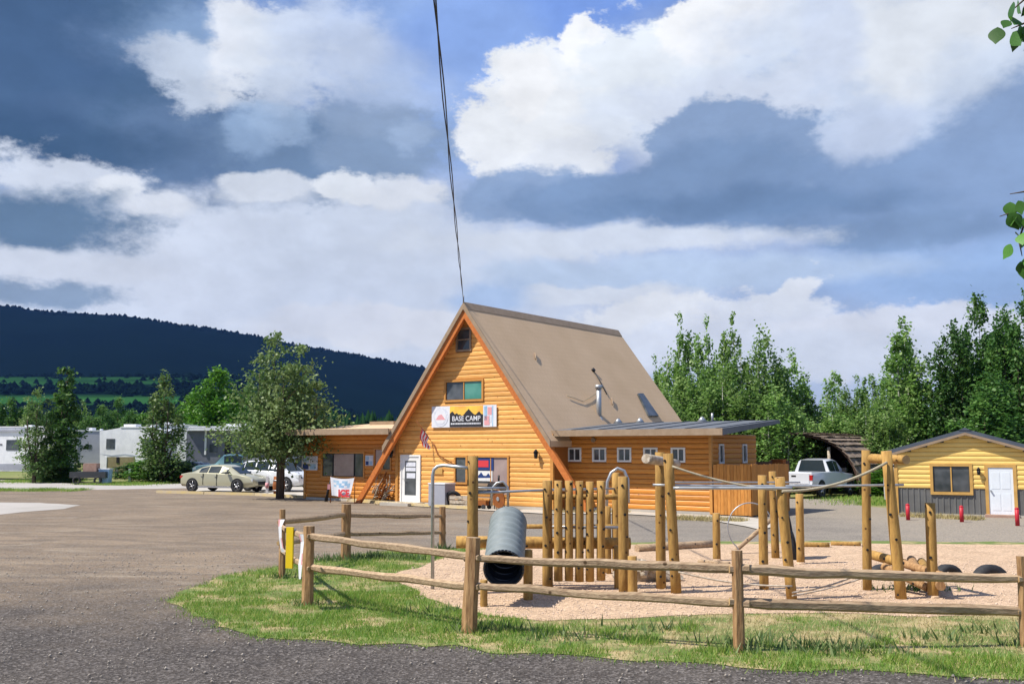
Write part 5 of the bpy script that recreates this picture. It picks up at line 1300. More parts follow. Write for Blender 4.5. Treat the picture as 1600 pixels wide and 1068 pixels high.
vehicle('sedan', (p.x, p.y + .8, .03), RZ, MT['paint_sage'], sed, [(2, 'front'), (3, 'side'), (4, 'side'), (5, 'side'), (6, 'front')], (-1.5, 1.45), .34,
        'sage gold sedan parked nose right at the left end of the kerb', 'car',
        [('headlight', (2.1, 2.36, -.80, -.62, .60, .74), 'lamp_white'), ('headlight', (2.1, 2.36, .62, .80, .60, .74), 'lamp_white'), ('tail_light', (-2.40, -2.2, -.84, -.6, .72, .88), 'lamp_red'), ('tail_light', (-2.40, -2.2, .6, .84, .72, .88), 'lamp_red'),
         ('mirror', (.78, .93, -1.10, -.92, .98, 1.10), 'paint_dark'), ('mirror', (.78, .93, .92, 1.10, .98, 1.10), 'paint_dark'), ('sill', (-1.1, 1.05, -.945, -.90, .24, .32), 'chrome'), ('grille', (2.40, 2.475, -.42, .42, .40, .58), 'black'),
         ('door_seam', (.10, .115, -.945, -.90, .34, .98), 'black'), ('door_seam', (-.80, -.785, -.945, -.90, .40, 1.0), 'black'), ('door_handle', (-.05, .03, -.955, -.92, .84, .87), 'chrome'), ('door_handle', (-.95, -.87, -.955, -.92, .85, .88), 'chrome')])
suv = [(-2.28, .45, .95, .78, .98, .6), (-2.22, .34, 1.10, .90, 1.55, .62), (-1.9, .30, 1.14, .93, 1.66, .66), (-1.0, .28, 1.12, .94, 1.74, .68), (0.0, .28, 1.09, .94, 1.74, .67), (.55, .28, 1.07, .94, 1.62, .66), (1.25, .28, 1.04, .93, 1.08, .7), (1.9, .30, .98, .90, 1.0, .66), (2.22, .36, .82, .82, .84, .5), (2.3, .42, .7, .66, .71, .4)]
p = G(424, 768)
vehicle('suv', (p.x + .1, p.y + 1.3, .03), R(-30), MT['paint_silver'], suv, [(1, 'side'), (2, 'side'), (3, 'side'), (4, 'side'), (5, 'front')], (-1.45, 1.4), .37,
        'silver crossover parked beyond the sage sedan under the broad tree', 'car',
        [('headlight', (2.0, 2.24, -.86, -.6, .74, .92), 'lamp_white'), ('headlight', (2.0, 2.24, .6, .86, .74, .92), 'lamp_white'), ('tail_light', (-2.26, -2.15, -.9, -.7, 1.0, 1.3), 'lamp_red'), ('tail_light', (-2.26, -2.15, .7, .9, 1.0, 1.3), 'lamp_red'),
         ('mirror', (.68, .85, -1.14, -.94, 1.08, 1.22), 'paint_dark'), ('mirror', (.68, .85, .94, 1.14, 1.08, 1.22), 'paint_dark'), ('grille', (2.24, 2.315, -.4, .4, .5, .72), 'black'), ('roof_rail', (-1.7, .2, -.62, -.58, 1.76, 1.79), 'chrome'), ('roof_rail', (-1.7, .2, .58, .62, 1.76, 1.79), 'chrome')])
trk = [(-2.85, .55, 1.18, .93, 1.19, .88), (-2.8, .5, 1.22, .96, 1.23, .9), (-.75, .42, 1.22, .97, 1.23, .9), (-.70, .42, 1.22, .97, 1.80, .70), (.05, .42, 1.2, .97, 1.86, .70), (.55, .42, 1.18, .97, 1.80, .70), (1.15, .42, 1.14, .96, 1.18, .72), (2.3, .46, 1.05, .93, 1.08, .7), (2.6, .52, .9, .86, .92, .6)]
p = G(1293, 783)
vehicle('pickup_truck', (p.x + 1.1, p.y + 5.0, .03), R(50), MT['paint_white'], trk, [(2, 'front'), (3, 'side'), (4, 'side'), (5, 'front')], (-1.85, 1.65), .39,
        'white pickup truck with closed tailgate parked in front of the arched shelter', 'pickup truck',
        [('tail_light', (-2.87, -2.76, -.95, -.80, .85, 1.1), 'lamp_red'), ('tail_light', (-2.87, -2.76, .80, .95, .85, 1.1), 'lamp_red'), ('bumper', (-3.02, -2.84, -.92, .92, .50, .66), 'chrome'), ('tailgate_handle', (-2.875, -2.84, -.12, .12, 1.0, 1.08), 'black'),
         ('tailgate', (-2.87, -2.84, -.78, .78, .70, 1.17), 'paint_white'), ('number_plate', (-3.035, -3.02, -.15, .15, .53, .64), 'ban_white'), ('mirror', (.62, .78, -1.2, -.97, 1.2, 1.4), 'black'), ('mirror', (.62, .78, .97, 1.2, 1.2, 1.4), 'black')])
# darker vehicles at the back
p = G(303, 752); vehicle('parked_car', (p.x, 74, .02), R(160), MT['paint_dark'], sed, [(2, 'front'), (3, 'side'), (4, 'side'), (5, 'side'), (6, 'front')], (-1.5, 1.45), .33, 'dark car half hidden beyond the roof of the sage sedan, near the dark trailer', 'car', [('headlight', (2.1, 2.36, -.80, -.62, .60, .74), 'lamp_white'), ('headlight', (2.1, 2.36, .62, .80, .60, .74), 'lamp_white')])
p = P(362, 740, 72); vehicle('parked_truck', (p.x, 72, .15), R(-165), MT['paint_teal'], trk, [(2, 'front'), (3, 'side'), (4, 'side'), (5, 'front')], (-1.85, 1.65), .39, 'teal pickup parked before the dark trailer, its cab showing above the sedan', 'pickup truck', [('headlight', (2.35, 2.56, -.9, -.7, .8, .95), 'lamp_white'), ('headlight', (2.35, 2.56, .7, .9, .8, .95), 'lamp_white')])
p = P(468, 740, 66); vehicle('parked_car', (p.x, 66, .15), R(-150), MT['paint_dark'], suv, [(1, 'side'), (2, 'side'), (3, 'side'), (4, 'side'), (5, 'front')], (-1.45, 1.4), .37, 'black crossover parked behind the silver one by the lodge corner', 'car', [('headlight', (2.0, 2.24, -.86, -.6, .74, .92), 'lamp_white'), ('headlight', (2.0, 2.24, .6, .86, .74, .92), 'lamp_white')])

# trailers: local x along side, front face -y towards camera
def trailer(px0, px1, top, depth, rz, poly, m, label, extras, wheels, zlift=0.0, D=2.4, roofm='rv_white'):
    a, b = P(px0, top, depth), P(px1, top, depth); Lw = b.x - a.x; Ht = a.z
    e = empty('travel_trailer', (a.x, depth, 0), rz, label=label, cat='trailer')
    pl = [(u * Lw, v * Ht) for u, v in poly]
    k = MB(); k.prism(pl, 'y', 0, D); k.build('body', m, e)
    zt = max(v for u, v in pl)
    k = MB(); ux = [u for u, v in pl if v > zt - .02]; k.box(min(ux) - .03, max(ux) + .03, -.05, D + .05, zt, zt + .07); k.build('roof', MT[roofm], e)
    for nm_, u0, u1, v0, v1, t, mm in extras:
        k = MB(); k.box(u0 * Lw, u1 * Lw, -t, -.001 if t < .3 else .0, v0 * Ht, v1 * Ht); k.build(nm_, MT[mm], e)
    for u in wheels:
        k = MB(); tyre_geo(k, (u * Lw, .12, .37), (0, 1, 0), .37, .2, 18); wo = k.build('wheel', MT['rubber'], e); k = MB(); k.disc((u * Lw, .0, .37), (0, 1, 0), .2, .05, 12); k.build('rim', MT['chrome'], wo)
    k = MB(); k.box(.3 * Lw, .5 * Lw, .8, 1.6, zt + .07, zt + .30); k.build('air_conditioner', MT['rv_white'], e)
    k = MB(); k.box(.72 * Lw, .77 * Lw, 1.0, 1.4, zt + .07, zt + .2); k.build('roof_hatch', MT['rv_white'], e)
    return e
def swoosh(e, pts, mm, nm='side_graphic'):
    k = MB(); k.prism(pts, 'y', -.014, -.002); k.build(nm, MT[mm], e)
r1 = trailer(-130, 118, 668, 82, R(-13), [(0, .16), (.97, .16), (1, .22), (1, .93), (.98, 1), (.02, 1), (0, .95)], MT['rv_white'], 'long white travel trailer at the far left edge behind the pair of trees',
             [('window', .66, .76, .56, .76, .03, 'glass'), ('window', .18, .32, .55, .78, .03, 'glass'), ('awning_roll', .1, .8, .915, .955, .12, 'rv_grey'), ('skirt', .0, .99, .18, .30, .012, 'rv_grey'), ('marker_light', .60, .63, .66, .68, .03, 'black')], (.45, .55))
swoosh(r1, [(5.3, 2.15), (6.1, 1.85), (7.6, 1.35), (7.4, 1.55), (6.2, 2.05), (5.35, 2.25)], 'rv_stripe'); swoosh(r1, [(3.2, 1.5), (6.6, 1.25), (8.8, 1.05), (6.6, 1.35), (3.2, 1.62)], 'rv_stripe2')
r2 = trailer(114, 162, 673, 88, 0, [(0, .30), (.4, .30), (.45, .12), (1, .12), (1, 1), (0, 1)], MT['rv_grey'], 'shaded grey end of a trailer between the dark tree and the white fifth wheel', [('ladder', .15, .2, .3, .95, .06, 'galv'), ('window', .5, .62, .6, .7, .03, 'glass')], (.6,))  # the grey panel colour carries the shade on this end
r3 = trailer(156, 262, 668, 84, R(-13), [(.03, .10), (.14, .12), (.14, .42), (.60, .42), (.64, .12), (1, .12), (1, .93), (.9, 1.0), (.35, 1.0), (.0, .93)], MT['rv_white'], 'white fifth wheel trailer with raised nose and one dark square window',
             [('window', .12, .26, .58, .78, .03, 'glass'), ('window', .72, .86, .58, .78, .03, 'glass'), ('landing_leg', .10, .14, .0, .42, .05, 'rv_white'), ('underbelly', .15, .6, .12, .42, -.02, 'rv_tan'), ('hitch_pin', .3, .34, .3, .42, .05, 'black')], (.8, .92))
swoosh(r3, [(.1, 1.95), (1.2, 1.75), (2.4, 1.85), (3.6, 1.7), (4.7, 1.75), (3.6, 1.82), (2.4, 1.95), (1.2, 1.85)], 'rv_stripe2')
r4 = trailer(232, 296, 664, 96, 0, [(0, .12), (1, .12), (1, 1), (0, 1)], MT['rv_white'], 'pale trailer roof and side mostly hidden behind the pointed tree', [('window', .3, .5, .5, .7, .03, 'glass')], (.5,))
r5 = trailer(292, 478, 667, 86, R(-4), [(0, .12), (1, .12), (1, .97), (.98, 1), (.02, 1), (0, .9)], MT['rv_shadow'], 'dark trailer with side coloured as in shade and pale roof edge behind the parked cars',
             [('window', .20, .27, .50, .66, .03, 'glass'), ('door', .33, .38, .25, .80, .03, 'black'), ('awning_roll', .0, 1.0, .93, .985, .5, 'rv_white'), ('awning_arm', .16, .175, .45, .93, .12, 'rv_white'), ('door_light', .22, .26, .70, .73, .05, 'white'), ('window', .5, .62, .5, .72, .03, 'glass'), ('window', .72, .86, .5, .72, .03, 'glass')], (.55, .63))
swoosh(r5, [(3.5, 2.2), (4.6, 1.85), (6.2, 1.7), (8.2, 1.8), (6.2, 1.82), (4.6, 2.0)], 'rv_stripe')
# loose things among the trailers
def camp_items():
    p = G(155, 757); e = empty('storage_tote', (p.x, p.y + 1.0, 0), 0, label='pale blue plastic tote beside the fifth wheel trailer', cat='tote')
    k = MB(); k.prism([(-.30, .0), (.30, .0), (.36, 1.0), (-.36, 1.0)], 'y', -.3, .3); k.build('bin', MT['ban_blue'], e); k = MB(); k.box(-.39, .39, -.34, .34, 1.0, 1.06); k.build('lid', MT['rv_white'], e)
    p = G(133, 757); e = empty('trailer_cart', (p.x, p.y + .8, 0), 0, label='dark utility cart loaded with a pink and tan bundle', cat='cart')
    k = MB(); k.box(-1.2, 1.2, -.5, .5, .45, .85); k.build('tray', MT['paint_dark'], e); k = MB(); k.box(-.4, .5, -.3, .3, .86, 1.4); k.build('bundle', MT['pinkwood'], e)
    for x in (-.7, .7): k = MB(); tyre_geo(k, (x, -.5, .28), (0, 1, 0), .28, .15, 14); k.build('wheel', MT['rubber'], e)
    p = G(165, 753); e = empty('red_cooler', (p.x, p.y, 0), 0, label='small red cooler on the grass before the fifth wheel trailer', cat='cooler')
    k = MB(); k.box(-.32, .32, -.2, .2, .03, .45); k.build('box', MT['red'], e); k = MB(); k.box(-.34, .34, -.22, .22, .45, .55); k.build('lid', MT['ban_red'], e)
    p = G(203, 753); e = empty('hookup_post', (p.x, p.y, 0), 0, label='pale utility hookup post standing on the verge before the fifth wheel', cat='hookup post')
    k = MB(); k.box(-.09, .09, -.09, .09, 0, .95); k.build('post', MT['rv_white'], e); k = MB(); k.box(-.28, .28, -.22, .22, 0, .07); k.build('base', MT['concrete'], e)
    p = G(196, 748); e = empty('folding_table', (p.x, p.y, 0), 0, label='dark camping table near the pale hookup post', cat='table')
    k = MB(); k.box(-.9, .9, -.4, .4, .88, .94); k.build('top', MT['paint_dark'], e)
    for x in (-.7, .7): k = MB(); k.box(x - .03, x + .03, -.3, .3, 0, .88); k.build('leg', MT['paint_dark'], e)
    for i, (px, mm, lb) in enumerate(((232, 'pinkwood', 'long pinkish timber stack behind the pointed tree'), (275, 'pinkwood', 'short pinkish timber stack between the pointed tree and the dark car'))):
        p = G(px, 746); e = empty('timber_stack', (p.x, p.y, 0), 0, label=lb, cat='timber stack')
        for j in range(5):
            for q in range(3): k = MB(); k.box(-1.2 + .3 * i, 1.2 - .3 * i, -.3 + q * .22, -.1 + q * .22, .1 + j * .24, .1 + j * .24 + .2); k.build('beam', MT[mm], e)
    p = G(452, 772.5); e = empty('barrel', (p.x - .55, p.y, 0), 0, label='wooden half barrel at the foot of the broad tree', cat='barrel')
    k = MB(); k.tube([(0, 0, 0), (0, 0, .45), (0, 0, .95)], [.26, .32, .27], 14); k.build('staves', MT['brown_wood'], e)
    for z in (.2, .72): k = MB(); k.tube([(0, 0, z), (0, 0, z + .05)], .318, 14); k.build('hoop', MT['galv'], e)
    p = G(417, 772); e = empty('flower_post', (p.x, p.y, 0), 0, label='short white post with a pink ribbon right of the sedan nose', cat='post')
    k = MB(); k.box(-.06, .06, -.06, .06, 0, .95); k.build('stake', MT['rv_white'], e); k = MB(); k.tube([(0, 0, .35), (0, 0, .6)], .10, 8); k.build('ribbon', MT['pink'], e)
camp_items()

# ------------------------------------------------------------------ split rail fence round the island
def fence():
    fp = {'F1': (439, 903, 795, 10), 'F2': (481, 945, 821, 18), 'F3': (738, 988, 839, 24), 'F4': (1155, 1018, 859, 19), 'F5': (1603, 1010, 868, 18), 'F6': (540, 874, 787, 14), 'F7': (691, 856, 791, 10), 'F8': (2050, 985, 850, 18)}
    e = empty('split_rail_fence', G(738, 988), 0, label='weathered split rail fence round the grass island and playground', cat='fence')
    O = e.location.copy(); B = {}
    for i, (n, (px, py, top, w)) in enumerate(fp.items()):
        g_ = G(px, py); t = P(px, top, g_.y); B[n] = g_; r = w / 1600 * g_.y / 2 * .86
        k = MB(); lean = {'F3': .05, 'F1': -.02}.get(n, .0)
        pts = [g_ - O + Vector((-lean * (1 - j / 4), 0, (t.z) * j / 4 - (.1 if j == 0 else 0))) for j in range(5)]
        k.tube(pts, [r * 1.08, r * 1.05, r, r * .98, r * .94], 7, 0, 1, .13, smooth=False, seed=i, sq=(1.0, 1.15)); k.build('post', [MT['fpost'], MT['rail']], e)
    def rail(a, b, pa, pb, th, seed, ovr=.12):
        A = P(pa[0], pa[1], B[a].y); Bp = P(pb[0], pb[1], B[b].y); d = (Bp - A).normalized(); A -= d * ovr; Bp += d * ovr
        rs = random.Random(seed); n = 9; pts = []; rd = []
        for i in range(n):
            t = i / (n - 1); q = A.lerp(Bp, t); q.z += rs.uniform(-.012, .012) - .012 * math.sin(math.pi * t); q.y += rs.uniform(-.012, .012); pts.append(q - O); rd.append(th * .92 * rs.uniform(.86, 1.12) * (.82 if i in (0, n - 1) else 1))
        k = MB(); k.tube(pts, rd, 6, 0, 1, .16, smooth=False, seed=seed, sq=(1.0, .7)); k.build('rail', [MT['rail'], MT['postend']], e)
    rail('F2', 'F3', (481, 836), (738, 869), .068, 1); rail('F2', 'F3', (483, 886), (738, 916), .062, 2)
    rail('F3', 'F4', (738, 871), (1155, 886), .062, 3); rail('F3', 'F4', (738, 913), (1155, 943), .062, 4)
    rail('F4', 'F5', (1155, 889), (1603, 903), .060, 5); rail('F4', 'F5', (1155, 941), (1603, 955), .068, 6)
    rail('F5', 'F8', (1603, 903), (2050, 882), .06, 7); rail('F5', 'F8', (1603, 955), (2050, 930), .06, 8)
    rail('F1', 'F6', (439, 815), (540, 803), .056, 9); rail('F1', 'F6', (439, 848), (540, 834), .056, 10)
    rail('F6', 'F7', (540, 804), (691, 805), .056, 11); rail('F6', 'F7', (540, 833), (691, 831), .056, 12)
    rail('F1', 'F2', (439, 822), (481, 838), .055, 13); rail('F1', 'F2', (439, 858), (481, 886), .055, 14)
    a, b = B['F1'], B['F2']; d = (b - a).normalized(); ang = math.atan2(d.y, d.x)
    def strip(pts2, Y, label):
        base = P(pts2[0][0], pts2[-1][2], Y); f = empty('fence_banner', (base.x, Y, 0), 0, label=label, cat='banner'); k = MB(); V2 = []
        for x0, x1, y in pts2:
            for u in (0, .33, .66, 1): q = P(x0 + (x1 - x0) * u, y, Y + .03 * math.sin(u * 7 + y * .1) - .30 * u); V2.append(q - f.location)
        for j in range(len(pts2) - 1):
            for i in range(3): k.add([V2[j * 4 + i], V2[j * 4 + i + 1], V2[(j + 1) * 4 + i + 1], V2[(j + 1) * 4 + i]], [(0, 1, 2, 3)], 1 if (i + j) % 4 == 0 and j < 3 else 0, True)
        k.build('cloth', [MT['ban_white'], MT['pink']], f)
    strip([(435, 445, 811), (435, 440, 822), (436, 440, 840), (438, 443, 856), (440, 445, 862)], 18.55, 'faded pink and white cloth strip tied round the far fence end post')
    strip([(466, 474, 834), (470, 475, 846), (469, 473, 864), (466, 472, 882), (467, 470, 904)], 15.75, 'white printed cloth strip hanging beside the near fence corner post')
    p = G(453, 905); t = P(453, 823, 17.3); t2 = P(453, 887, 17.3)
    f = empty('yellow_sign', Vector((P(453, 850, 17.3).x, 17.3, 0)), R(-20), label='bright yellow narrow hanging sign on the fence end', cat='sign')
    k = MB(); k.box(-.065, .065, -.02, .02, t2.z, t.z); k.build('board', MT['yellow'], f)
    k = MB(); k.tube([(-.09, .04, t.z - .05), (.09, .04, t.z - .05)], .02, 6); k.build('hanger', MT['galv'], f)
fence()

# ------------------------------------------------------------------ playground
def log_between(par, A, B, r, O, name='log', m='post', seed=0, n=12, ends=1, bolts=3, taper=.94):
    A, B = Vector(A), Vector(B); k = MB(); s = 6; rs = random.Random(seed)
    pts = [A.lerp(B, i / (s - 1)) - O for i in range(s)]
    k.tube(pts, [r * (1 - (1 - taper) * i / (s - 1)) * rs.uniform(.97, 1.03) for i in range(s)], n, 0, 1, .035, seed=seed)
    o = k.build(name, [MT[m], MT['postend'] if m in ('post', 'redlog') else MT[m]], par)
    if bolts:
        k = MB(); d = (B - A).normalized(); side = Vector((0, -1, 0)); side = (side - d * side.dot(d)).normalized(); w = d.cross(side)
        for i in range(bolts):
            t = (i + .6 + rs.uniform(-.25, .25)) / bolts; an = rs.uniform(-.9, .9); q = A.lerp(B, min(t, .97)) - O; nn = side * math.cos(an) + w * math.sin(an)
            k.disc(q + nn * (r * .99), nn, rs.uniform(.015, .024), .02, 8)
        kn = k.build('knot', MT['black'], o); kn['kind'] = 'stuff'
    return o
def play():
    # --- climbing frame with tunnel and hanging logs
    O = G(850, 920); e = empty('log_climber', O, 0, label='log climber with hanging vertical logs, tall post and grey tunnel', cat='climbing frame')
    def lg(a, b, w, Ya, Yb=None, nm='post', **kw):
        Yb = Yb or Ya; A = P(a[0], a[1], Ya); B = P(b[0], b[1], Yb); return log_between(e, A, B, w / 1600 * (Ya + Yb) / 4, O, nm, **kw)
    def pst(px, top, Y, w, nm='post', z0=-.1, px2=None, **kw):
        t = P(px, top, Y); A = Vector((P(px2, top, Y).x if px2 else t.x, Y, z0)); return log_between(e, A, t, w / 1600 * Y / 2, O, nm, **kw)
    pst(739, 712, 17.3, 18, seed=1, bolts=5); pst(756, 905, 15.9, 12, seed=2, bolts=0); pst(825, 858, 16.6, 15, seed=3, bolts=1)
    lg((713, 846), (985, 848), 19, 18.15, nm='beam', seed=4, bolts=2)
    lg((820, 822), (978, 822), 7, 18.7, nm='beam', seed=5, bolts=0)
    pst(855, 750, 17.9, 16, seed=6, bolts=4); pst(973, 744, 17.3, 17, seed=7, bolts=5); pst(988, 868, 17.0, 15, seed=8, bolts=1); pst(964, 852, 17.9, 10, seed=19, bolts=0)
    for i, px in enumerate((872.5, 889, 905.5, 921.5, 939)):
        lg((px, 907 + random.uniform(-2, 1)), (px, 750 + random.uniform(-1, 2)), 13.2, 17.75, nm='hanging_log', seed=20 + i, bolts=5)
    lg((858, 776), (972, 776), 9, 17.93, nm='beam', seed=30, bolts=0)
    pst(962, 738, 20.0, 13, seed=31, bolts=2); pst(949, 790, 20.0, 11, seed=32, bolts=0)
    # metal bars
    def bar(pts, r, nm, par=e, m='galv', Oo=None):
        k = MB(); k.tube([q - (Oo or O) for q in pts], r, 8); return k.build(nm, MT[m], par)
    bar([P(739, 770, 17.3), P(855, 765, 17.9), P(962, 763, 20)], .022, 'rail_bar'); bar([P(739, 762, 17.4), P(790, 762, 17.6)], .018, 'rail_bar')
    bar([P(850, 822, 18.1), P(978, 824, 18.1)], .025, 'rail_bar')
    A = [P(948, 790, 19.8), P(949, 752, 19.8), P(955, 738, 19.8), P(965, 731, 19.8), P(975, 735, 19.8), P(981, 748, 19.8), P(982, 785, 19.8)]
    bar(A, .03, 'grab_hoop')
    A = [P(768, 790, 18.3), P(769, 762, 18.3), P(776, 754, 18.3), P(786, 752, 18.3), P(793, 760, 18.3), P(794, 792, 18.3)]; bar(A, .02, 'grab_hoop')
    gp = G(676, 921); A = [Vector((gp.x, gp.y, -.05)), P(676, 742, gp.y), P(678, 733, gp.y), P(684, 728, gp.y), P(694, 726.5, gp.y), P(715, 729, 17.2), P(738, 731, 17.3)]
    bar(A, .030, 'slide_pole')
    # tunnel
    c0, c1 = P(787, 888, 15.75), P(794, 818, 17.3); d = (c1 - c0).normalized(); nn = 27; r0 = .292
    pts = []; rd = []
    for i in range(nn * 4 + 1): t = i / (nn * 4); pts.append(c0.lerp(c1, t) - O); rd.append(r0 + .02 * math.cos(t * math.pi * 2 * 8))
    a = Vector((0, 0, 1)); u = (a - d * a.dot(d)).normalized(); w = d.cross(u); N_ = 32
    k = MB(); vs = []
    for q, r in zip(pts, rd):
        for j in range(N_): an = 6.28318 * j / N_; vs.append(q + (u * math.cos(an) + w * math.sin(an)) * r)
    fs = [(i * N_ + j, i * N_ + (j + 1) % N_, (i + 1) * N_ + (j + 1) % N_, (i + 1) * N_ + j) for i in range(len(pts) - 1) for j in range(N_)]
    k.add(vs, fs, 0, True); tn = k.build('tunnel', MT['tunnel'], e)
    k = MB(); vs = [O * 0 + q + (u * math.cos(6.28318 * j / N_) + w * math.sin(6.28318 * j / N_)) * (r - .025) for q, r in zip(pts, rd) for j in range(N_)]
    k.add(vs, fs, 0, True); k.build('tunnel_lining', MT['tunnel_in'], tn)
    for q in (pts[0], pts[-1]):
        k = MB(); tp = []
        for j in range(N_): an = 6.28318 * j / N_; tp.append(q + (u * math.cos(an) + w * math.sin(an)) * (r0 + .005))
        for j in range(N_): k.tube([tp[j], tp[(j + 1) % N_]], .018, 5)
        k.build('tunnel_rim', MT['tunnel_in'], tn)
    # --- cable bridge
    O2 = G(1200, 920); e2 = empty('cable_bridge', O2, 0, label='rope and cable bridge slung between two log A frames', cat='cable bridge')
    def lg2(A, B, r, nm='post', **kw): return log_between(e2, A, B, r, O2, nm, **kw)
    def pst2(bx, by, tx, ty, w, dy=0, **kw):
        g_ = G(bx, by); A = Vector((g_.x, g_.y, -.08)); B = P(tx, ty, g_.y + dy); return lg2(A, B, w / 1600 * g_.y / 2, **kw)
    pst2(1033, 920, 1031, 706, 15.5, seed=41, bolts=5); pst2(1057, 927, 1044, 708, 17, seed=42, bolts=5)
    pst2(1355, 922, 1353, 703, 14.5, seed=43, bolts=5); pst2(1409, 936, 1385, 704, 17.5, seed=44, bolts=6)
    lg2(P(1009, 716, 17.4), P(1058, 724, 18.2), .085, 'cross_log', seed=45, bolts=1, m='driftwood'); lg2(P(1362, 716, 17.6), P(1416, 718, 16.6), .078, 'cross_log', seed=46, bolts=0)
    pst2(1194, 921, 1191, 742, 15, seed=47, bolts=5); pst2(1238, 937, 1218, 745, 16.5, seed=48, bolts=5)
    def cat(A, B, sag, r, nm, m):
        k = MB(); A, B = Vector(A), Vector(B); n = 18; k.tube([A.lerp(B, i / n) - O2 - Vector((0, 0, sag * 4 * (i / n) * (1 - i / n))) for i in range(n + 1)], r, 6); k.build(nm, MT[m], e2)
    cat(P(1050, 728, 17), P(1222, 766, 16.6), .06, .018, 'rope', 'rope'); cat(P(1222, 767, 16.4), P(1386, 722, 16.6), .12, .022, 'rope', 'rope')
    cat(P(1020, 757, 17.4), P(1412, 757, 17.2), .02, .020, 'steel_bar', 'galv'); cat(P(1052, 762, 16.9), P(1238, 762, 16.5), .0, .026, 'steel_bar', 'galv')
    cat(P(1052, 753, 18.4), P(1250, 753, 20.5), .0, .015, 'steel_bar', 'galv')
    cat(P(1060, 893, 16.8), P(1238, 915, 16.3), .06, .014, 'foot_cable', 'driftwood'); cat(P(1238, 925, 16.4), P(1355, 890, 17.3), .06, .014, 'foot_cable', 'driftwood'); cat(P(1238, 930, 16.2), P(1355, 900, 17.2), .03, .012, 'foot_cable', 'driftwood')
    # --- single posts
    def single(bx, by, tx, ty, w, lab, seed, bolts=2):
        g_ = G(bx, by); oo = empty('log_post', g_, 0, label=lab, cat='log post'); log_between(oo, Vector((g_.x, g_.y, -.08)), P(tx, ty, g_.y), w / 1600 * g_.y / 2, g_, 'shaft', seed=seed, bolts=bolts, m='post')
        k = MB(); k.tube([(0, 0, .0), (0, 0, .05)], [w / 1600 * g_.y * .72, w / 1600 * g_.y * .54], 10); k.build('gravel_mound', MT['gravel'], oo)
    single(1120, 876, 1119, 801, 12, 'short log post alone in the gravel between the cable bridge posts', 51)
    single(1251, 881, 1249, 771, 12.5, 'mid height log post right of the hanging tyres', 52, 3)
    single(1458, 934, 1453, 785, 16, 'thick yellow brown log post at the right end of the log ramp', 53, 3)
    # --- tyre climber
    g_ = G(1212, 872); O3 = g_; e3 = empty('tyre_climber', g_, 0, label='stack of black tyres hung on a log post behind the leaning post', cat='tyre climber')
    log_between(e3, Vector((g_.x, g_.y, -.08)), P(1207, 736, g_.y), 12.5 / 1600 * g_.y / 2, O3, 'post', seed=61, bolts=5)
    for i, (px, py) in enumerate(((1222, 787), (1229, 820), (1237, 853))):
        q = P(px, py, g_.y - .15) - O3; k = MB(); tyre_geo(k, q, (.85, -.3, .15), .34, .16); k.build('tyre', MT['rubber'], e3)
    k = MB(); k.tube([P(1207, 765, g_.y) - O3, P(1222, 770, g_.y - .1) - O3, P(1240, 872, g_.y - .1) - O3], .012, 5); k.build('chain', MT['galv'], e3)
    # --- hoop
    g_ = G(1160, 866); O4 = g_; e4 = empty('climbing_hoop', g_, 0, label='thin steel hoop rising from the gravel left of a slanted log', cat='climbing hoop')
    cx, cy, rx, ry = 1172, 823, 35, 38; A = []
    for i in range(25):
        an = R(128 + i * 9.6); A.append(P(cx + rx * math.cos(an), cy + ry * math.sin(an) * (1 if True else 1), g_.y) - O4)
    A = [Vector((P(1158, 866, g_.y).x, g_.y, 0)) - O4] + A
    k = MB(); k.tube(A, .014, 7); k.build('hoop', MT['galv'], e4)
    log_between(e4, P(1133, 874, g_.y + .1), P(1204, 812, g_.y + .4), .05, O4, 'slanted_log', seed=71, bolts=1, m='rail')
    # --- tyres half buried
    for i, (px, py, r, lab) in enumerate(((1381, 903, .38, 'black tyre half buried between the right A frame posts'), (1548, 897, .42, 'black tyre half buried alone at the right of the gravel'), (1482, 905, .30, 'black tyre behind the thick post of the log ramp'))):
        g_ = G(px, py); o = empty('buried_tyre', g_, 0, label=lab, cat='tyre'); k = MB(); tyre_geo(k, (0, 0, (-.12, -.23, -.02)[i]), (.25, -1, .1), r, .24); k.build('tread', MT['rubber'], o)
        k = MB(); k.tube([(0, 0, -.01), (0, 0, .03)], [r * 1.3, r * .9], 14); k.build('gravel_mound', MT['gravel'], o)
    # --- log ramp
    O5 = G(1430, 925); e5 = empty('log_ramp', O5, 0, label='low ramp of stacked logs beside the right A frame', cat='log ramp')
    for i, (a, b, r) in enumerate((((1362, 866, 18.2), (1412, 880, 17.4), .085), ((1412, 880, 17.4), (1482, 902, 16.6), .07), ((1424, 874, 18.0), (1437, 900, 17), .08), ((1440, 878, 18.0), (1452, 903, 16.8), .08), ((1458, 888, 18), (1470, 915, 16.6), .08), ((1380, 884, 17.6), (1450, 918, 16.9), .07))):
        log_between(e5, P(*a), P(*b), r, O5, 'log', seed=80 + i, bolts=1, m='post' if i in (0, 3) else 'fpost')
    # --- edging logs
    for i, (a, b, r, m, lab) in enumerate((((995, 862), (1112, 855), .10, 'rail', 'dark edging log at the back of the gravel left of the short post'), ((1228, 854), (1296, 855), .07, 'post', 'pale edging log with green end at the back of the gravel'),
                                       ((1298, 852), (1345, 853), .06, 'post', 'short pale edging log behind the cable bridge'), ((1092, 880), (1140, 884), .05, 'rail', 'thin dark branch on the gravel below the short post'))):
        A, B = G(*a), G(*b); A.z = B.z = r * .85; o = empty('edging_log', A, 0, label=lab, cat='log'); log_between(o, A, B, r, A, 'timber', seed=90 + i, bolts=2, m=m)
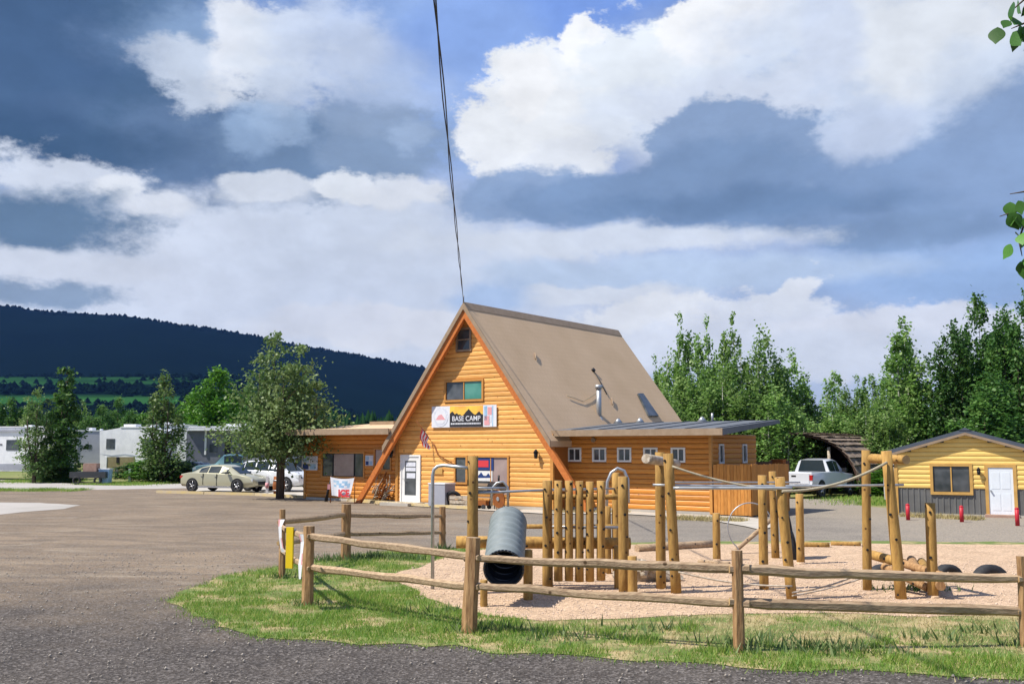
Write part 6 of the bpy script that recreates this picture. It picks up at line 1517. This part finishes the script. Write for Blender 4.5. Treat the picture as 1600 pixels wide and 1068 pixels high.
    # --- driftwood/rock heap
    O6 = G(1010, 908); e6 = empty('driftwood_heap', O6, 0, label='heap of weathered roots and stones at the foot of the left A frame', cat='driftwood heap'); rs = random.Random(12)
    for i in range(16):
        x0 = rs.uniform(-.55, .5); y0 = rs.uniform(-.3, .3); z0 = rs.uniform(.1, .35); a = rs.uniform(0, 3.14); l = rs.uniform(.25, .55)
        k = MB(); k.tube([(x0 - math.cos(a) * l / 2, y0 - math.sin(a) * .1, z0 - rs.uniform(0, .1)), (x0, y0, z0 + .06), (x0 + math.cos(a) * l / 2, y0 + math.sin(a) * .1, z0 - rs.uniform(-.1, .1))], [.05, .075, .03], 7, jit=.2, seed=i); k.build('root', MT['driftwood'], e6)
    k = MB(); k.tube([(-.55, 0, .0), (-.2, 0, .17), (.3, .05, .16), (.65, 0, .02)], [.10, .20, .18, .08], 9, jit=.25, seed=99, smooth=False); k.build('stone', MT['driftwood'], e6)
play()

# ------------------------------------------------------------------ near branch tips at the top right
def twig(name, px, py, d, tips, label, seed):
    o = P(px, py, d); e = empty(name, o, 0, label=label, cat='branch'); rs = random.Random(seed)
    leaf = MB()
    n = 9; out = [(0, 0)] + [(.5 * math.sin(math.pi * (i / n)) ** .75 * (1 - .12 * i / n), i / n) for i in range(1, n)] + [(0, 1.12)]
    pts = [(x, y, .06 * abs(x) - .1 * y * y) for x, y in out] + [(-x, y, .06 * abs(x) - .1 * y * y) for x, y in reversed(out[1:-1])]
    mid = [(0, y, -.1 * y * y) for x, y in out]; L_ = len(out)
    vs = [pts[i] for i in range(L_)] + mid + [(-p[0], p[1], p[2]) for p in pts[:L_]]; fs = []
    for i in range(L_ - 1): fs += [(i, i + 1, L_ + i + 1, L_ + i), (L_ + i, L_ + i + 1, 2 * L_ + i + 1, 2 * L_ + i)]
    leaf.add(vs, fs, 0, True); lm = leaf.mesh('aspen_leaf', MT['leaf_near'])
    for br in tips:
        pts3 = [P(x, y, d + dz) - o for x, y, dz in br]; k = MB(); k.tube(pts3, [.006] + [.004] * (len(pts3) - 2) + [.0015], 6); st = k.build('twig', MT['bark_dark'], e)
        for i in range(len(pts3) - 1):
            for q in range(5):
                t = rs.random(); c = pts3[i].lerp(pts3[i + 1], t); lo = bpy.data.objects.new('leaf', lm); C.objects.link(lo); lo.parent = e; s = rs.uniform(.045, .075)
                lo.location = c + Vector((rs.uniform(-.035, .035), rs.uniform(-.06, .06), rs.uniform(-.05, .01))); lo.rotation_euler = (rs.uniform(-2.2, -.6), rs.uniform(-.6, .6), rs.uniform(0, 6.28)); lo.scale = (s, s, s)
MT['leaf_near'] = mat('near_leaf', (.035, .12, .012), .45, (.075, .20, .025), 20, spec=.4, island=.4)
twig('aspen_branch', 1680, -60, 4.0, [[(1760, -60, .3), (1650, -30, .1), (1600, 0, 0), (1575, 22, 0)], [(1700, -70, .2), (1640, 20, .1), (1597, 38, 0), (1580, 45, 0)], [(1700, -90, .1), (1620, -40, 0), (1590, -5, 0)]], 'green leafy branch tip hanging into the top right corner', 5)
twig('aspen_branch', 1720, 250, 3.9, [[(1800, 230, .3), (1660, 270, .1), (1610, 298, 0), (1578, 303, 0)], [(1780, 260, .2), (1650, 300, .1), (1605, 335, 0), (1592, 375, 0), (1597, 400, 0)], [(1700, 280, .1), (1630, 310, .05), (1600, 325, 0), (1562, 338, 0)]], 'green leafy branch tip hanging in front of the dark cloud at the right edge', 8)

# ------------------------------------------------------------------ air
def haze():
    k = MB(); k.box(-3400, 3400, -90, 3400, -3, 460); m = bpy.data.materials.new('thin_air'); m.use_nodes = True; t = m.node_tree; t.nodes.clear()
    o = t.nodes.new('ShaderNodeOutputMaterial'); v = t.nodes.new('ShaderNodeVolumePrincipled'); v.inputs['Color'].default_value = (.16, .36, .95, 1); v.inputs['Density'].default_value = .000042; v.inputs['Anisotropy'].default_value = .2
    t.links.new(v.outputs[0], o.inputs['Volume']); tag(k.build('haze', m), kind='stuff')
haze()
